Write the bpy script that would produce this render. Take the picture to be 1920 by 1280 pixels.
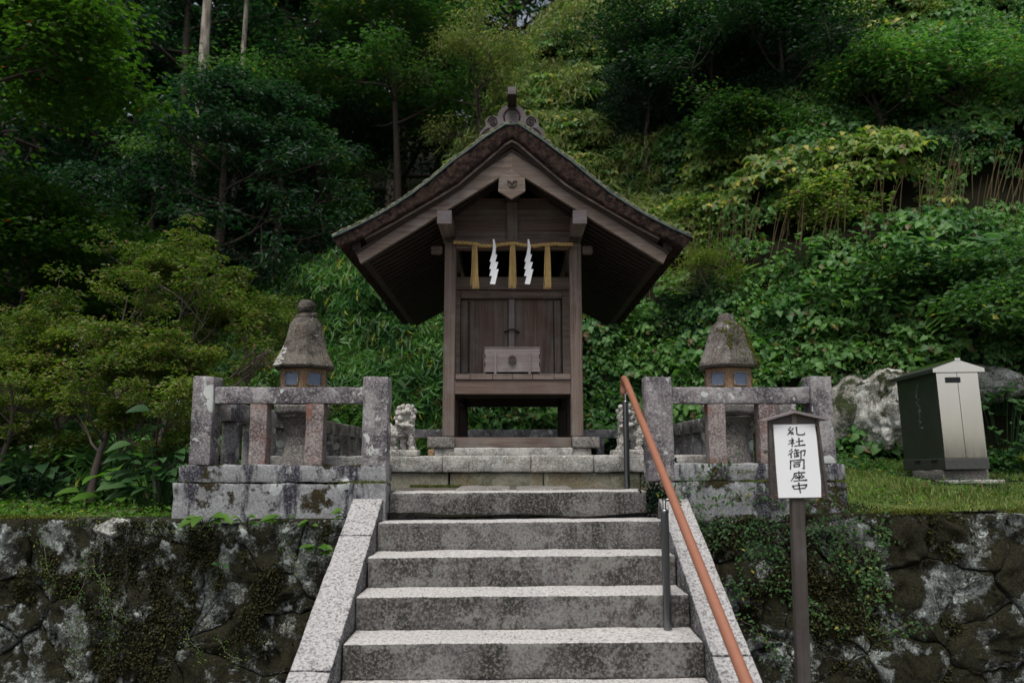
import bpy, math, random
import numpy as np
from mathutils import Vector, Matrix
random.seed(7); np.random.seed(7)
S = bpy.context.scene
for o in list(bpy.data.objects): bpy.data.objects.remove(o)
R = math.radians
# ------------------------------------------------------------------ camera
EYE = 1.60; PITCH = 8.4; F = 1459.0
cam = bpy.data.cameras.new('camera'); camo = bpy.data.objects.new('camera', cam)
S.collection.objects.link(camo); S.camera = camo
cam.sensor_width = 36; cam.lens = F/1920*36; cam.clip_start = .05; cam.clip_end = 500
camo.location = (0, 0, EYE); camo.rotation_euler = (R(90+PITCH), 0, 0)
cam.dof.use_dof = True; cam.dof.focus_distance = 5.4; cam.dof.aperture_fstop = 2.2
# ------------------------------------------------------------------ sky and sun (bright overcast)
W = bpy.data.worlds.new('World'); S.world = W; W.use_nodes = True
nt = W.node_tree; bg = nt.nodes['Background']
sk = nt.nodes.new('ShaderNodeTexSky'); sk.sky_type = 'NISHITA'; sk.sun_disc = False
SUN_EL, SUN_AZ = 66, 196          # azimuth the light comes from, clockwise from +Y
sk.sun_elevation = R(SUN_EL); sk.sun_rotation = R(SUN_AZ); sk.dust_density = 4; sk.air_density = 1.0
hs = nt.nodes.new('ShaderNodeHueSaturation'); hs.inputs['Saturation'].default_value = .45
nt.links.new(sk.outputs[0], hs.inputs['Color']); nt.links.new(hs.outputs[0], bg.inputs[0]); bg.inputs[1].default_value = .09
sl = bpy.data.lights.new('sun', 'SUN'); sl.energy = 1.5; sl.angle = R(20); sl.color = (1, .96, .9)
so = bpy.data.objects.new('sun', sl); S.collection.objects.link(so)
sd = Vector((math.sin(R(SUN_AZ))*math.cos(R(SUN_EL)), math.cos(R(SUN_AZ))*math.cos(R(SUN_EL)), math.sin(R(SUN_EL))))
so.rotation_euler = sd.to_track_quat('Z', 'Y').to_euler()
S.view_settings.view_transform = 'Standard'; S.view_settings.look = 'None'
S.view_settings.gamma = 1; S.view_settings.use_curve_mapping = False
S.view_settings.exposure = 0.62
S.render.engine = 'CYCLES'
S.cycles.max_bounces = 6; S.cycles.diffuse_bounces = 3; S.cycles.glossy_bounces = 3; S.cycles.transmission_bounces = 3

# ------------------------------------------------------------------ helpers
c_, s_ = math.cos(R(PITCH)), math.sin(R(PITCH))
def at(u, v, Y):
    """the point at depth Y seen at photo position u, v (1920 px wide)"""
    a, b = (u-960)/F, (640-v)/F
    d = Vector((a, c_-b*s_, s_+b*c_)); return Vector((0, 0, EYE)) + d*(Y/d.y)
def zat(v, Y): return at(960, v, Y).z
def xat(u, Y, v=780): return at(u, v, Y).x
WM = {}
def tag(o, label=None, cat=None, group=None, kind=None):
    for k, v in (('label', label), ('category', cat), ('group', group), ('kind', kind)):
        if v: o[k] = v
    return o
def obj(name, me, mat=None, parent=None, M=None, loc=None):
    o = bpy.data.objects.new(name, me); S.collection.objects.link(o)
    if M is None: M = Matrix.Translation(loc) if loc is not None else Matrix.Identity(4)
    WM[o.name] = M.copy()
    if mat is not None and me is not None and len(me.materials) == 0: me.materials.append(mat)
    if parent is not None:
        o.parent = parent; o.matrix_basis = WM[parent.name].inverted() @ M
    else: o.matrix_basis = M
    return o
def thing(name, label, cat, loc=(0, 0, 0), group=None):
    return tag(obj(name, None, loc=Vector(loc)), label, cat, group)
def mesh(name, V, Fc, smooth=False):
    me = bpy.data.meshes.new(name); me.from_pydata([tuple(v) for v in V], [], [tuple(f) for f in Fc])
    me.update()
    if smooth: me.polygons.foreach_set('use_smooth', [True]*len(me.polygons))
    return me
# --- value noise (numpy)
def _h(i, j, k, s):
    n = (i*374761393 + j*668265263 + k*2147483647 + s*1274126177) & 0xffffffff
    n = ((n ^ (n >> 13))*1274126177) & 0xffffffff
    return ((n ^ (n >> 16)) & 0xffff)/65535.0
def vn(P, sc=1.0, seed=0):
    Q = np.asarray(P, float)*sc; I = np.floor(Q).astype(np.int64); f = Q-I; f = f*f*(3-2*f); r = 0
    for a in (0, 1):
        for b in (0, 1):
            for c in (0, 1):
                w = (f[:, 0] if a else 1-f[:, 0])*(f[:, 1] if b else 1-f[:, 1])*(f[:, 2] if c else 1-f[:, 2])
                r = r + w*_h(I[:, 0]+a, I[:, 1]+b, I[:, 2]+c, seed)
    return r*2-1
def fbm(P, sc, seed=0, oct=3):
    r = 0; a = 1
    for o in range(oct): r = r + a*vn(P, sc*2**o, seed+o); a *= .5
    return r
def boxgeo(sx, sy, sz, bev=.004, res=None):
    def ln(s):
        b = min(bev, s*.3); L = [-s/2]
        if res:
            n = max(1, int(round((s-2*b)/res))); L += [(-s/2+b)+(s-2*b)*i/n for i in range(n+1)]
        else: L += [-s/2+b, s/2-b]
        return L+[s/2]
    A = [ln(sx), ln(sy), ln(sz)]; idx = {}; V = []; Fs = []
    def vid(i, j, k):
        t = (i, j, k)
        if t not in idx: idx[t] = len(V); V.append((A[0][i], A[1][j], A[2][k]))
        return idx[t]
    n = [len(a)-1 for a in A]
    for ax in range(3):
        u, w = (ax+1) % 3, (ax+2) % 3
        for end in (0, n[ax]):
            for i in range(n[u]):
                for j in range(n[w]):
                    q = []
                    for (di, dj) in ((0, 0), (1, 0), (1, 1), (0, 1)):
                        t = [0, 0, 0]; t[ax] = end; t[u] = i+di; t[w] = j+dj; q.append(vid(*t))
                    Fs.append(q if end else q[::-1])
    V = np.array(V); h = np.array([sx, sy, sz])/2; b = np.minimum(bev, 2*h*.3)
    q = np.clip(V, -(h-b), h-b); d = V-q; L = np.linalg.norm(d/b, axis=1)
    nr = d/b; m = L > 1e-6; nr[m] /= L[m, None]
    V = q + nr*b
    return V, Fs, nr
def boxmesh(sx, sy, sz, bev=.004, res=None, amp=0, seed=0, nsc=9, name='block'):
    V, Fs, nr = boxgeo(sx, sy, sz, bev, res)
    if amp:
        Pn = V+seed*3.7
        V = V + nr*(amp*fbm(Pn, nsc, seed, 3) - amp*.8*np.clip(fbm(Pn, 22, seed+9, 2), .35, 2)+amp*.28)[:, None]
    me = mesh(name, V, Fs, smooth=bool(res)); return me
def block(name, mat, parent, x0, x1, y0, y1, z0, z1, bev=.004, res=None, amp=0, seed=0, me=None):
    if me is None: me = boxmesh(x1-x0, y1-y0, z1-z0, bev, res, amp, seed, name=name)
    return obj(name, me, mat, parent, loc=((x0+x1)/2, (y0+y1)/2, (z0+z1)/2))
def plainbox(L, w, h, name='bar'):
    V = [(sx*L/2, sy*w/2, sz*h/2) for sx in (-1, 1) for sy in (-1, 1) for sz in (-1, 1)]
    return mesh(name, V, [(0, 1, 3, 2), (4, 6, 7, 5), (0, 4, 5, 1), (2, 3, 7, 6), (0, 2, 6, 4), (1, 5, 7, 3)])
def beamM(p0, p1, up=(0, 0, 1)):
    p0, p1 = Vector(p0), Vector(p1); x = (p1-p0).normalized(); z = Vector(up)
    y = z.cross(x).normalized(); z = x.cross(y)
    M = Matrix((x, y, z)).transposed().to_4x4(); M.translation = (p0+p1)/2; return M
def beam(name, p0, p1, w, h, mat, parent, up=(0, 0, 1), bev=.004, me=None, plain=False):
    L = (Vector(p1)-Vector(p0)).length
    if me is None: me = plainbox(L, w, h, name) if plain else boxmesh(L, w, h, bev, name=name)
    return obj(name, me, mat, parent, M=beamM(p0, p1, up))
def tubegeo(pts, rad, seg=8, caps=True, V=None, Fs=None):
    V = [] if V is None else V; Fs = [] if Fs is None else Fs
    pts = [Vector(p) for p in pts]; n = len(pts); base = len(V); prev = None
    for i, p in enumerate(pts):
        d = (pts[min(i+1, n-1)]-pts[max(i-1, 0)]).normalized()
        if prev is None: x = d.orthogonal().normalized()
        else: x = (prev-d*prev.dot(d)).normalized()
        prev = x; y = d.cross(x); r = rad[i] if hasattr(rad, '__len__') else rad
        for k in range(seg):
            a = 2*math.pi*k/seg; V.append(p+x*math.cos(a)*r+y*math.sin(a)*r)
    for i in range(n-1):
        for k in range(seg):
            a = base+i*seg+k; b = base+i*seg+(k+1) % seg; Fs.append((a, b, b+seg, a+seg))
    if caps:
        Fs.append(tuple(base+k for k in range(seg))[::-1]); Fs.append(tuple(base+(n-1)*seg+k for k in range(seg)))
    return V, Fs
def tube(name, pts, rad, mat, parent=None, seg=10):
    V, Fs = tubegeo(pts, rad, seg); return obj(name, mesh(name, V, Fs, True), mat, parent)
def prism(poly, y0, y1, name='prism'):
    """polygon of (x, z), extruded from y0 (front) to y1"""
    n = len(poly); V = [(x, y0, z) for x, z in poly]+[(x, y1, z) for x, z in poly]
    a = sum(poly[i][0]*poly[(i+1) % n][1]-poly[(i+1) % n][0]*poly[i][1] for i in range(n))
    Fs = [tuple(range(n)), tuple(range(2*n-1, n-1, -1))]+[(i, i+n, (i+1) % n+n, (i+1) % n) for i in range(n)]
    if a < 0: Fs = [f[::-1] for f in Fs]
    return mesh(name, V, Fs)
def strip(top, bot, y0, y1, name='strip'):
    """solid between two curves of the same number of (x, z) points, from y0 to y1"""
    n = len(top); V = []
    for y in (y0, y1): V += [(x, y, z) for x, z in top]+[(x, y, z) for x, z in bot]
    Fs = []
    for i in range(n-1):
        Fs += [(i, i+1, n+i+1, n+i)[::-1], (2*n+i, 2*n+i+1, 3*n+i+1, 3*n+i), (i, i+1, 2*n+i+1, 2*n+i), (n+i, n+i+1, 3*n+i+1, 3*n+i)[::-1]]
    Fs += [(0, n, 3*n, 2*n)[::-1], (n-1, 2*n-1, 4*n-1, 3*n-1)]
    me = mesh(name, V, Fs)
    import bmesh; bm = bmesh.new(); bm.from_mesh(me); bmesh.ops.recalc_face_normals(bm, faces=bm.faces); bm.to_mesh(me); bm.free()
    return me
def lathe(prof, seg, name='lathe', ph=0, wob=0, seed=0, smooth=True):
    V = []; Fs = []
    for r, z in prof:
        for k in range(seg):
            a = 2*math.pi*k/seg+ph; V.append((r*math.cos(a), r*math.sin(a), z))
    n = len(prof)
    for i in range(n-1):
        for k in range(seg):
            a = i*seg+k; b = i*seg+(k+1) % seg; Fs.append((a, b, b+seg, a+seg))
    Fs.append(tuple(range(seg))[::-1]); Fs.append(tuple((n-1)*seg+k for k in range(seg)))
    V = np.array(V)
    if wob: V = V*(1+wob*fbm(V+seed, 12, seed, 3))[:, None]
    return mesh(name, V, Fs, smooth)
# ------------------------------------------------------------------ material nodes
class MN:
    def __init__(s, name):
        s.m = bpy.data.materials.new(name); s.m.use_nodes = True; s.t = s.m.node_tree
        s.b = s.t.nodes['Principled BSDF']; s.out = s.t.nodes['Material Output']
    def n(s, t, **k):
        x = s.t.nodes.new(t)
        for a, b in k.items(): setattr(x, a, b)
        return x
    def L(s, a, b): s.t.links.new(a, b)
    def put(s, sock, v):
        if hasattr(v, 'links'): s.L(v, sock)
        else: sock.default_value = v
    def pos(s): return s.n('ShaderNodeNewGeometry').outputs['Position']
    def nz(s):
        g = s.n('ShaderNodeNewGeometry'); x = s.n('ShaderNodeSeparateXYZ'); s.L(g.outputs['Normal'], x.inputs[0]); return x.outputs[2]
    def objc(s):
        t = s.n('ShaderNodeTexCoord'); i = s.n('ShaderNodeObjectInfo'); v = s.n('ShaderNodeVectorMath', operation='MULTIPLY_ADD')
        s.L(i.outputs['Random'], v.inputs[0]); v.inputs[1].default_value = (13, 7, 5); s.L(t.outputs['Object'], v.inputs[2]); return v.outputs[0]
    def scale(s, c, k):
        v = s.n('ShaderNodeVectorMath', operation='MULTIPLY'); s.L(c, v.inputs[0]); v.inputs[1].default_value = k; return v.outputs[0]
    def noise(s, c, sc, det=4, ro=.6, dist=0):
        x = s.n('ShaderNodeTexNoise'); s.L(c, x.inputs['Vector']); x.inputs['Scale'].default_value = sc
        x.inputs['Detail'].default_value = det; x.inputs['Roughness'].default_value = ro; x.inputs['Distortion'].default_value = dist; return x.outputs[0]
    def ramp(s, f, a, b, hi=1.0, lo=0.0):
        x = s.n('ShaderNodeMapRange', interpolation_type='SMOOTHSTEP'); s.L(f, x.inputs[0])
        x.inputs[1].default_value = a; x.inputs[2].default_value = b; x.inputs[3].default_value = lo; x.inputs[4].default_value = hi; return x.outputs[0]
    def math(s, op, a, b=0.0, c=None):
        x = s.n('ShaderNodeMath', operation=op); s.put(x.inputs[0], a); s.put(x.inputs[1], b)
        if c is not None: s.put(x.inputs[2], c)
        return x.outputs[0]
    def mix(s, f, a, b, mode='MIX'):
        x = s.n('ShaderNodeMix', data_type='RGBA', blend_type=mode); s.put(x.inputs[0], f)
        for k, v in ((6, a), (7, b)): s.put(x.inputs[k], v if hasattr(v, 'links') else (*v, 1))
        return x.outputs[2]
    def bump(s, h, st=.5, d=.01):
        x = s.n('ShaderNodeBump'); x.inputs['Strength'].default_value = st; x.inputs['Distance'].default_value = d
        s.L(h, x.inputs['Height']); s.L(x.outputs[0], s.b.inputs['Normal'])
    def fin(s, col, rough=.8, metal=0, spec=None):
        s.put(s.b.inputs['Base Color'], col if hasattr(col, 'links') else (*col, 1)); s.put(s.b.inputs['Roughness'], rough)
        s.b.inputs['Metallic'].default_value = metal
        if spec is not None: s.b.inputs['Specular IOR Level'].default_value = spec
        return s.m
def stone_mat(name, base, dark, lich=(.55, .58, .55), lichen=.60, stain=(.42, .62), moss=.72, mosscol=(.045, .05, .012), speck=.5, streak=False, spot=.0, red=0, top=None, rel=.7, patch=None):
    m = MN(name); p = m.pos()
    ps = m.scale(p, (1, 1, .28)) if streak else p
    col = m.mix(m.ramp(m.noise(ps, 5, 8, .68), stain[0], stain[1]), base, dark)
    if patch: col = m.mix(m.ramp(m.noise(p, 3.2, 6, .75), .5, .58, .8), col, patch)
    sp = m.noise(p, 66, 6, .78)
    col = m.mix(m.ramp(sp, .49, .60, speck), col, tuple(min(1, 2.2*b) for b in base))
    col = m.mix(m.ramp(sp, .49, .38, speck), col, tuple(.35*b for b in dark))
    if red: col = m.mix(m.ramp(m.noise(p, 7, 3), .5, .7, red), col, (.22, .10, .075))
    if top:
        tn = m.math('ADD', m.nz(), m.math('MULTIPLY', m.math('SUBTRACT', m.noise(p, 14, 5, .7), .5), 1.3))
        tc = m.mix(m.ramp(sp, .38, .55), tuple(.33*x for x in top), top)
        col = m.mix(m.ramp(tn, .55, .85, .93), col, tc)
    lf = m.noise(p, 9, 7, .72); lf2 = m.noise(p, 28, 5, .7)
    l = m.math('MAXIMUM', m.ramp(lf, lichen, lichen+.05), m.ramp(lf2, lichen+.04, lichen+.09))
    if spot:
        vo = m.n('ShaderNodeTexVoronoi', feature='F1'); m.L(m.scale(p, (1, 1, 1)), vo.inputs['Vector']); vo.inputs['Scale'].default_value = 9
        sx = m.n('ShaderNodeSeparateColor'); m.L(vo.outputs['Color'], sx.inputs[0])
        rad = m.math('MULTIPLY', m.math('GREATER_THAN', sx.outputs[0], 1-spot), m.math('MULTIPLY_ADD', sx.outputs[1], .3, .18))
        dd = m.math('ADD', vo.outputs['Distance'], m.math('MULTIPLY', m.noise(p, 40, 3), .25))
        l = m.math('MAXIMUM', l, m.math('LESS_THAN', m.math('SUBTRACT', dd, .1), rad))
    col = m.mix(m.math('MULTIPLY', l, .85), col, lich)
    mf = m.math('ADD', m.noise(p, 3.3, 8, .72), m.math('MULTIPLY', m.nz(), .07))
    mm = m.ramp(mf, moss, moss+.05)
    mc = m.mix(m.ramp(m.noise(p, 70, 5, .75), .32, .68), tuple(.3*x for x in mosscol), tuple(2.4*x for x in mosscol))
    col = m.mix(mm, col, mc)
    h = m.math('ADD', m.math('MULTIPLY', m.noise(p, 60, 6, .7), .6), m.math('MULTIPLY', mm, m.math('ADD', m.math('MULTIPLY', m.noise(p, 95, 5, .8), 1.8), .5)))
    m.bump(h, rel, .008+.006*(rel > .8))
    return m.fin(col, .88, spec=.25)
def wood_mat(name, base, dark, grey=(.2, .19, .19), g=.5, rough=.75):
    m = MN(name); p = m.objc()
    g1 = m.noise(m.scale(p, (1.6, 55, 55)), 1, 5, .6, .6); g2 = m.noise(m.scale(p, (1.2, 9, 9)), 1, 4, .6, .3)
    g3 = m.noise(m.pos(), 4, 5, .65)
    col = m.mix(m.ramp(g1, .3, .7), dark, base); col = m.mix(m.ramp(g2, .35, .75, .6), col, tuple(.5*x for x in base))
    col = m.mix(m.ramp(g3, .45, .72, g), col, grey)
    i = m.n('ShaderNodeObjectInfo'); col = m.mix(m.math('MULTIPLY', i.outputs['Random'], .35), col, tuple(.55*x for x in base))
    m.bump(g1, .45, .004); return m.fin(col, rough, spec=.3)
def leaf_mat(name, c1, c2, acc=(.35, .3, .05), ap=.04, tr=.35, rough=.52, patch=.35, dead=None):
    m = MN(name); a = m.n('ShaderNodeAttribute', attribute_name='rnd').outputs['Fac']
    i = m.n('ShaderNodeObjectInfo').outputs['Random']; p = m.pos()
    f = m.math('ADD', m.math('MULTIPLY', a, .6), m.math('MULTIPLY', i, .25))
    f = m.math('ADD', f, m.ramp(m.noise(p, .9, 3), .35, .65, patch, -patch*.5))
    col = m.mix(f, c1, c2)
    fr = m.math('FRACT', m.math('MULTIPLY', a, 37.7))
    col = m.mix(m.math('GREATER_THAN', fr, 1-ap), col, acc)
    if dead: col = m.mix(m.math('MULTIPLY', m.math('GREATER_THAN', m.math('FRACT', m.math('MULTIPLY', a, 91.3)), 1-dead), .9), col, (.16, .10, .05))
    m.fin(col, rough, spec=.35)
    t = m.n('ShaderNodeBsdfTranslucent'); mx = m.n('ShaderNodeMixShader'); mx.inputs[0].default_value = tr
    m.L(m.mix(1, col, (1.5, 1.9, .8), 'MULTIPLY'), t.inputs[0]); m.L(m.b.outputs[0], mx.inputs[1]); m.L(t.outputs[0], mx.inputs[2]); m.L(mx.outputs[0], m.out.inputs[0])
    return m.m
def flat(name, col, rough=.6, metal=0, nsc=30, var=.25, spec=None):
    m = MN(name); n = m.noise(m.pos(), nsc, 5, .65)
    c = m.mix(m.ramp(n, .35, .68, var), col, tuple(.35*x for x in col)); m.bump(n, .15, .003); return m.fin(c, rough, metal, spec)

M = {}
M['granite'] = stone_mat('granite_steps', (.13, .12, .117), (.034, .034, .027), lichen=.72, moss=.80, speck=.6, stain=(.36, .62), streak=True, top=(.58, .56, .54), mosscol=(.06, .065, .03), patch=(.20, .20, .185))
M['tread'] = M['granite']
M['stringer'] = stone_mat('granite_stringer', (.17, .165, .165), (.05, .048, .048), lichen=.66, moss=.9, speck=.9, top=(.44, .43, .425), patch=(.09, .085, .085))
M['fence'] = stone_mat('lichened_granite', (.30, .285, .285), (.075, .068, .078), lichen=.575, moss=.72, spot=.3, stain=(.42, .58), speck=.3, patch=(.16, .14, .15))
M['fence_red'] = stone_mat('reddish_granite', (.25, .22, .21), (.12, .09, .085), lichen=.66, moss=.82, red=.9)
M['base'] = stone_mat('stained_base_granite', (.27, .275, .28), (.035, .032, .045), lich=(.42, .45, .44), lichen=.60, moss=.555, spot=.10, speck=.25, rel=.9, stain=(.48, .57), streak=True, mosscol=(.035, .028, .01))
M['podium'] = stone_mat('pale_podium_granite', (.40, .395, .37), (.13, .13, .12), lichen=.60, moss=.80, stain=(.40, .62), speck=.3, patch=(.24, .22, .19))
M['podium_low'] = stone_mat('green_podium_granite', (.21, .20, .155), (.085, .09, .055), lichen=.70, moss=.74, mosscol=(.05, .06, .012), speck=.25, patch=(.17, .135, .08))
M['plinth'] = stone_mat('plinth_stone', (.20, .185, .17), (.10, .095, .09), lichen=.72, moss=.86)
M['wall'] = stone_mat('mossy_wall_stone', (.17, .185, .175), (.05, .058, .048), lich=(.44, .48, .46), lichen=.56, moss=.475, mosscol=(.020, .019, .008), stain=(.36, .58), speck=.5, rel=1.0, patch=(.055, .05, .035))
M['lantern'] = stone_mat('lantern_roof_stone', (.135, .12, .10), (.024, .022, .019), lichen=.60, moss=.70, mosscol=(.035, .035, .015), speck=.3, lich=(.36, .37, .34), rel=1, patch=(.075, .06, .045))
M['lantern_moss'] = stone_mat('mossy_lantern_stone', (.17, .155, .145), (.045, .04, .038), lichen=.60, moss=.60, mosscol=(.075, .08, .01), speck=.3, lich=(.40, .41, .38), rel=1, patch=(.10, .08, .07))
M['firebox'] = stone_mat('ochre_stone', (.26, .17, .10), (.19, .12, .075), lichen=.78, moss=.9, speck=.3)
M['lion'] = stone_mat('weathered_lion_stone', (.40, .385, .35), (.17, .165, .15), lichen=.62, moss=.86)
M['rock'] = stone_mat('white_rock', (.46, .46, .43), (.17, .17, .14), lichen=.60, moss=.555, mosscol=(.03, .035, .012), lich=(.55, .56, .55), stain=(.40, .56), rel=1, patch=(.20, .19, .15))
M['rock_dark'] = stone_mat('mottled_rock', (.22, .215, .19), (.06, .06, .045), lichen=.62, moss=.52, mosscol=(.022, .03, .01), lich=(.30, .31, .29))
M['joint'] = flat('dark_joint_soil', (.02, .017, .012), .95)
M['soil'] = flat('leaf_litter_soil', (.012, .012, .007), 1, nsc=8, spec=.05)
M['dirt'] = flat('trodden_dirt', (.10, .09, .07), .95, nsc=40, var=.6)
M['wood'] = wood_mat('weathered_wood', (.225, .172, .142), (.075, .052, .041), grey=(.25, .235, .22))
M['wood_warm'] = wood_mat('red_brown_wood', (.20, .14, .112), (.09, .056, .045), g=.3)
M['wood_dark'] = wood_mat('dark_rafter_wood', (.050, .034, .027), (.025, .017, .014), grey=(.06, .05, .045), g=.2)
M['wood_grey'] = wood_mat('grey_box_wood', (.27, .235, .225), (.16, .13, .13), (.3, .28, .29), .6)
M['wood_sign'] = wood_mat('dark_sign_wood', (.10, .085, .075), (.045, .038, .035), (.16, .155, .15), .5)
M['bark'] = (lambda m: (m.bump(m.noise(m.scale(m.pos(), (1, 1, 2.2)), 45, 6, .75), 1, .02), m.fin(m.mix(m.ramp(m.noise(m.pos(), 26, 6, .7), .38, .66), (.014, .010, .009), (.072, .046, .036)), .95, spec=.1))[1])(MN('cypress_bark_edge'))
def _roof():
    m = MN('mossy_shingle'); p = m.pos(); n = m.noise(p, 28, 6, .7); n2 = m.noise(p, 6, 5, .6)
    c = m.mix(m.ramp(n, .38, .62), (.06, .056, .042), (.24, .24, .16)); c = m.mix(m.ramp(n2, .48, .68, .7), c, (.15, .17, .06))
    m.bump(n, 1, .02); return m.fin(c, .95)
M['shingle'] = _roof()
M['copper'] = flat('green_copper', (.05, .095, .09), .5, nsc=20)
M['carved'] = wood_mat('carved_grey_purple_wood', (.17, .145, .15), (.09, .075, .08), (.25, .23, .24), .4)
M['straw'] = (lambda m: (m.bump(m.noise(m.scale(m.pos(), (1, 1, .1)), 260, 3), .6, .003), m.fin(m.mix(m.noise(m.scale(m.pos(), (1, 1, .08)), 200, 3), (.20, .11, .03), (.78, .56, .22)), .8))[1])(MN('straw'))
M['paper'] = flat('white_paper', (.88, .89, .90), .7, nsc=5, var=.03)
M['steel'] = flat('polished_steel', (.20, .21, .22), .3, 1, nsc=4, var=.1)
M['rail'] = flat('terracotta_handrail', (.30, .125, .075), .5, nsc=18, var=.12)
M['ink'] = flat('black_ink', (.012, .012, .016), .45, var=0)
M['rust'] = flat('rusty_nail', (.16, .04, .02), .6)
M['black'] = flat('black_iron', (.03, .03, .032), .45, .6)
M['iron'] = flat('brown_iron', (.12, .085, .07), .5, .5)
M['glass'] = (lambda m: m.fin(m.mix(m.noise(m.pos(), 20, 3), (.10, .13, .20), (.16, .20, .28)), .22))(MN('blue_grey_pane'))
def _ss():
    m = MN('brushed_stainless'); p = m.pos(); n = m.noise(m.scale(p, (60, 60, 1.2)), 1, 4, .6); n2 = m.noise(p, 3, 3)
    c = m.mix(n2, (.80, .75, .67), (.96, .88, .77)); m.bump(n, .06, .002); return m.fin(c, m.ramp(n, .3, .7, .15, .10), 1)
M['stainless'] = _ss()
M['side_steel'] = flat('dark_reflection_steel', (.16, .165, .17), .38, .85, nsc=6, var=.3)  # duller steel, with the dark forest reflection put into its colour
M['dirtymetal'] = flat('dull_steel_base', (.12, .12, .115), .55, .7)
M['trunk'] = (lambda m: (m.bump(m.noise(m.scale(m.pos(), (1, 1, .2)), 35, 5), .8, .02), m.fin(m.mix(m.noise(m.scale(m.pos(), (1, 1, .25)), 12, 5), (.03, .022, .017), (.085, .062, .048)), .9))[1])(MN('dark_tree_bark'))
M['pale_trunk'] = (lambda m: (m.bump(m.noise(m.scale(m.pos(), (1, 1, .15)), 22, 5), .8, .02), m.fin(m.mix(m.ramp(m.noise(m.scale(m.pos(), (1, 1, .2)), 9, 5), .35, .65), (.12, .10, .08), (.40, .36, .31)), .9))[1])(MN('pale_cedar_bark'))
M['twig'] = flat('grey_brown_twig', (.13, .10, .085), .9)
M['leaf_mid'] = leaf_mat('leaf_mid_green', (.018, .06, .020), (.075, .16, .04), ap=.02)
M['leaf_dark'] = leaf_mat('leaf_dark_green', (.007, .024, .012), (.020, .055, .022), ap=.01, acc=(.1, .14, .03))
M['leaf_deep'] = leaf_mat('leaf_shaded_evergreen', (.008, .028, .018), (.024, .065, .034), ap=.01, acc=(.1, .14, .03))
M['leaf_bright'] = leaf_mat('leaf_bright_green', (.05, .13, .012), (.10, .21, .025), ap=.02)
M['leaf_yellow'] = leaf_mat('leaf_yellow_green', (.05, .08, .012), (.14, .17, .03), ap=.05, acc=(.25, .2, .05))
M['leaf_vine'] = leaf_mat('leaf_hill_vine', (.022, .085, .030), (.13, .27, .065), ap=.035, acc=(.30, .30, .05), dead=.03)
M['leaf_vine_y'] = leaf_mat('leaf_hill_vine_yellowing', (.045, .12, .025), (.20, .28, .065), ap=.07, acc=(.42, .38, .07), dead=.08)
M['leaf_bamboo'] = leaf_mat('leaf_bamboo', (.11, .17, .04), (.27, .31, .11), ap=.12, acc=(.38, .33, .14), dead=.14)
M['leaf_maple'] = leaf_mat('leaf_maple', (.024, .065, .010), (.075, .15, .022), ap=.002, acc=(.4, .1, .02), tr=.4)
M['leaf_feather'] = leaf_mat('leaf_feathery_green', (.025, .075, .025), (.085, .175, .05), ap=.02)
M['leaf_azalea'] = leaf_mat('leaf_azalea', (.035, .075, .012), (.14, .19, .025), ap=.05, acc=(.2, .13, .05), dead=.06)
M['grass'] = leaf_mat('grass_blades', (.12, .22, .05), (.40, .46, .17), ap=.15, acc=(.33, .28, .12), tr=.3)
M['moss'] = leaf_mat('moss_tufts', (.05, .075, .010), (.13, .15, .02), ap=.05, acc=(.16, .13, .03), tr=.1, rough=.9)
M['deadstalk'] = flat('dead_stalks', (.22, .16, .08), .9)
M['moss_dark'] = leaf_mat('dark_wall_moss', (.016, .016, .006), (.045, .045, .012), ap=.03, acc=(.08, .09, .02), tr=.05, rough=.95)
# ================================================================== STRUCTURE
ZL = 1.364; Y0 = 5.32; T_, R_ = .32, .17
# ---- stair
stair = thing('stone_stair', 'flight of grey granite steps between sloping stone edges leading up to the shrine', 'stair', (0.05, 5.2, ZL))
tilt = Matrix.Rotation(R(-.45), 4, 'Y')
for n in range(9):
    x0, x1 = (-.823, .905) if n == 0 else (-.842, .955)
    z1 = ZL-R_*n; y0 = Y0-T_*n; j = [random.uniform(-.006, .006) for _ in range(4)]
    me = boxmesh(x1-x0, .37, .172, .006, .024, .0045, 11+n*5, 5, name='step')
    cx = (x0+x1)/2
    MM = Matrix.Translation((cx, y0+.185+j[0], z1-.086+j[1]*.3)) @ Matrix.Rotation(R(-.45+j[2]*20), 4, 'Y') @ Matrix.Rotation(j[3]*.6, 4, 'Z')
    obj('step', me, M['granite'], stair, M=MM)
def stringer(xi, xo, cuts, sd):
    sg = -1 if xo < xi else 1
    def zt(y): return 1.325+(y-5.2)*.530
    a = math.atan(.530)
    for k in range(len(cuts)-1):
        ya, yb = cuts[k], cuts[k+1]; L = (ya-yb)/math.cos(a)-.006
        me = boxmesh(abs(xo-xi), L, .55, .006, .03, .004, sd+k, 6, name='edge_stone')
        cyy, czz = (ya+yb)/2, (zt(ya)+zt(yb))/2
        nrm = Vector((0, -math.sin(a), math.cos(a)))
        c = Vector(((xi+xo)/2+random.uniform(-.003, .003), cyy, czz))-nrm*.275
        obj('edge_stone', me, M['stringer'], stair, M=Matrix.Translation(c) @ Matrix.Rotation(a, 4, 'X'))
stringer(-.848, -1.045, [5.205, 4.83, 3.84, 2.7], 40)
stringer(.962, 1.155, [5.205, 3.93, 2.7], 50)
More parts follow.
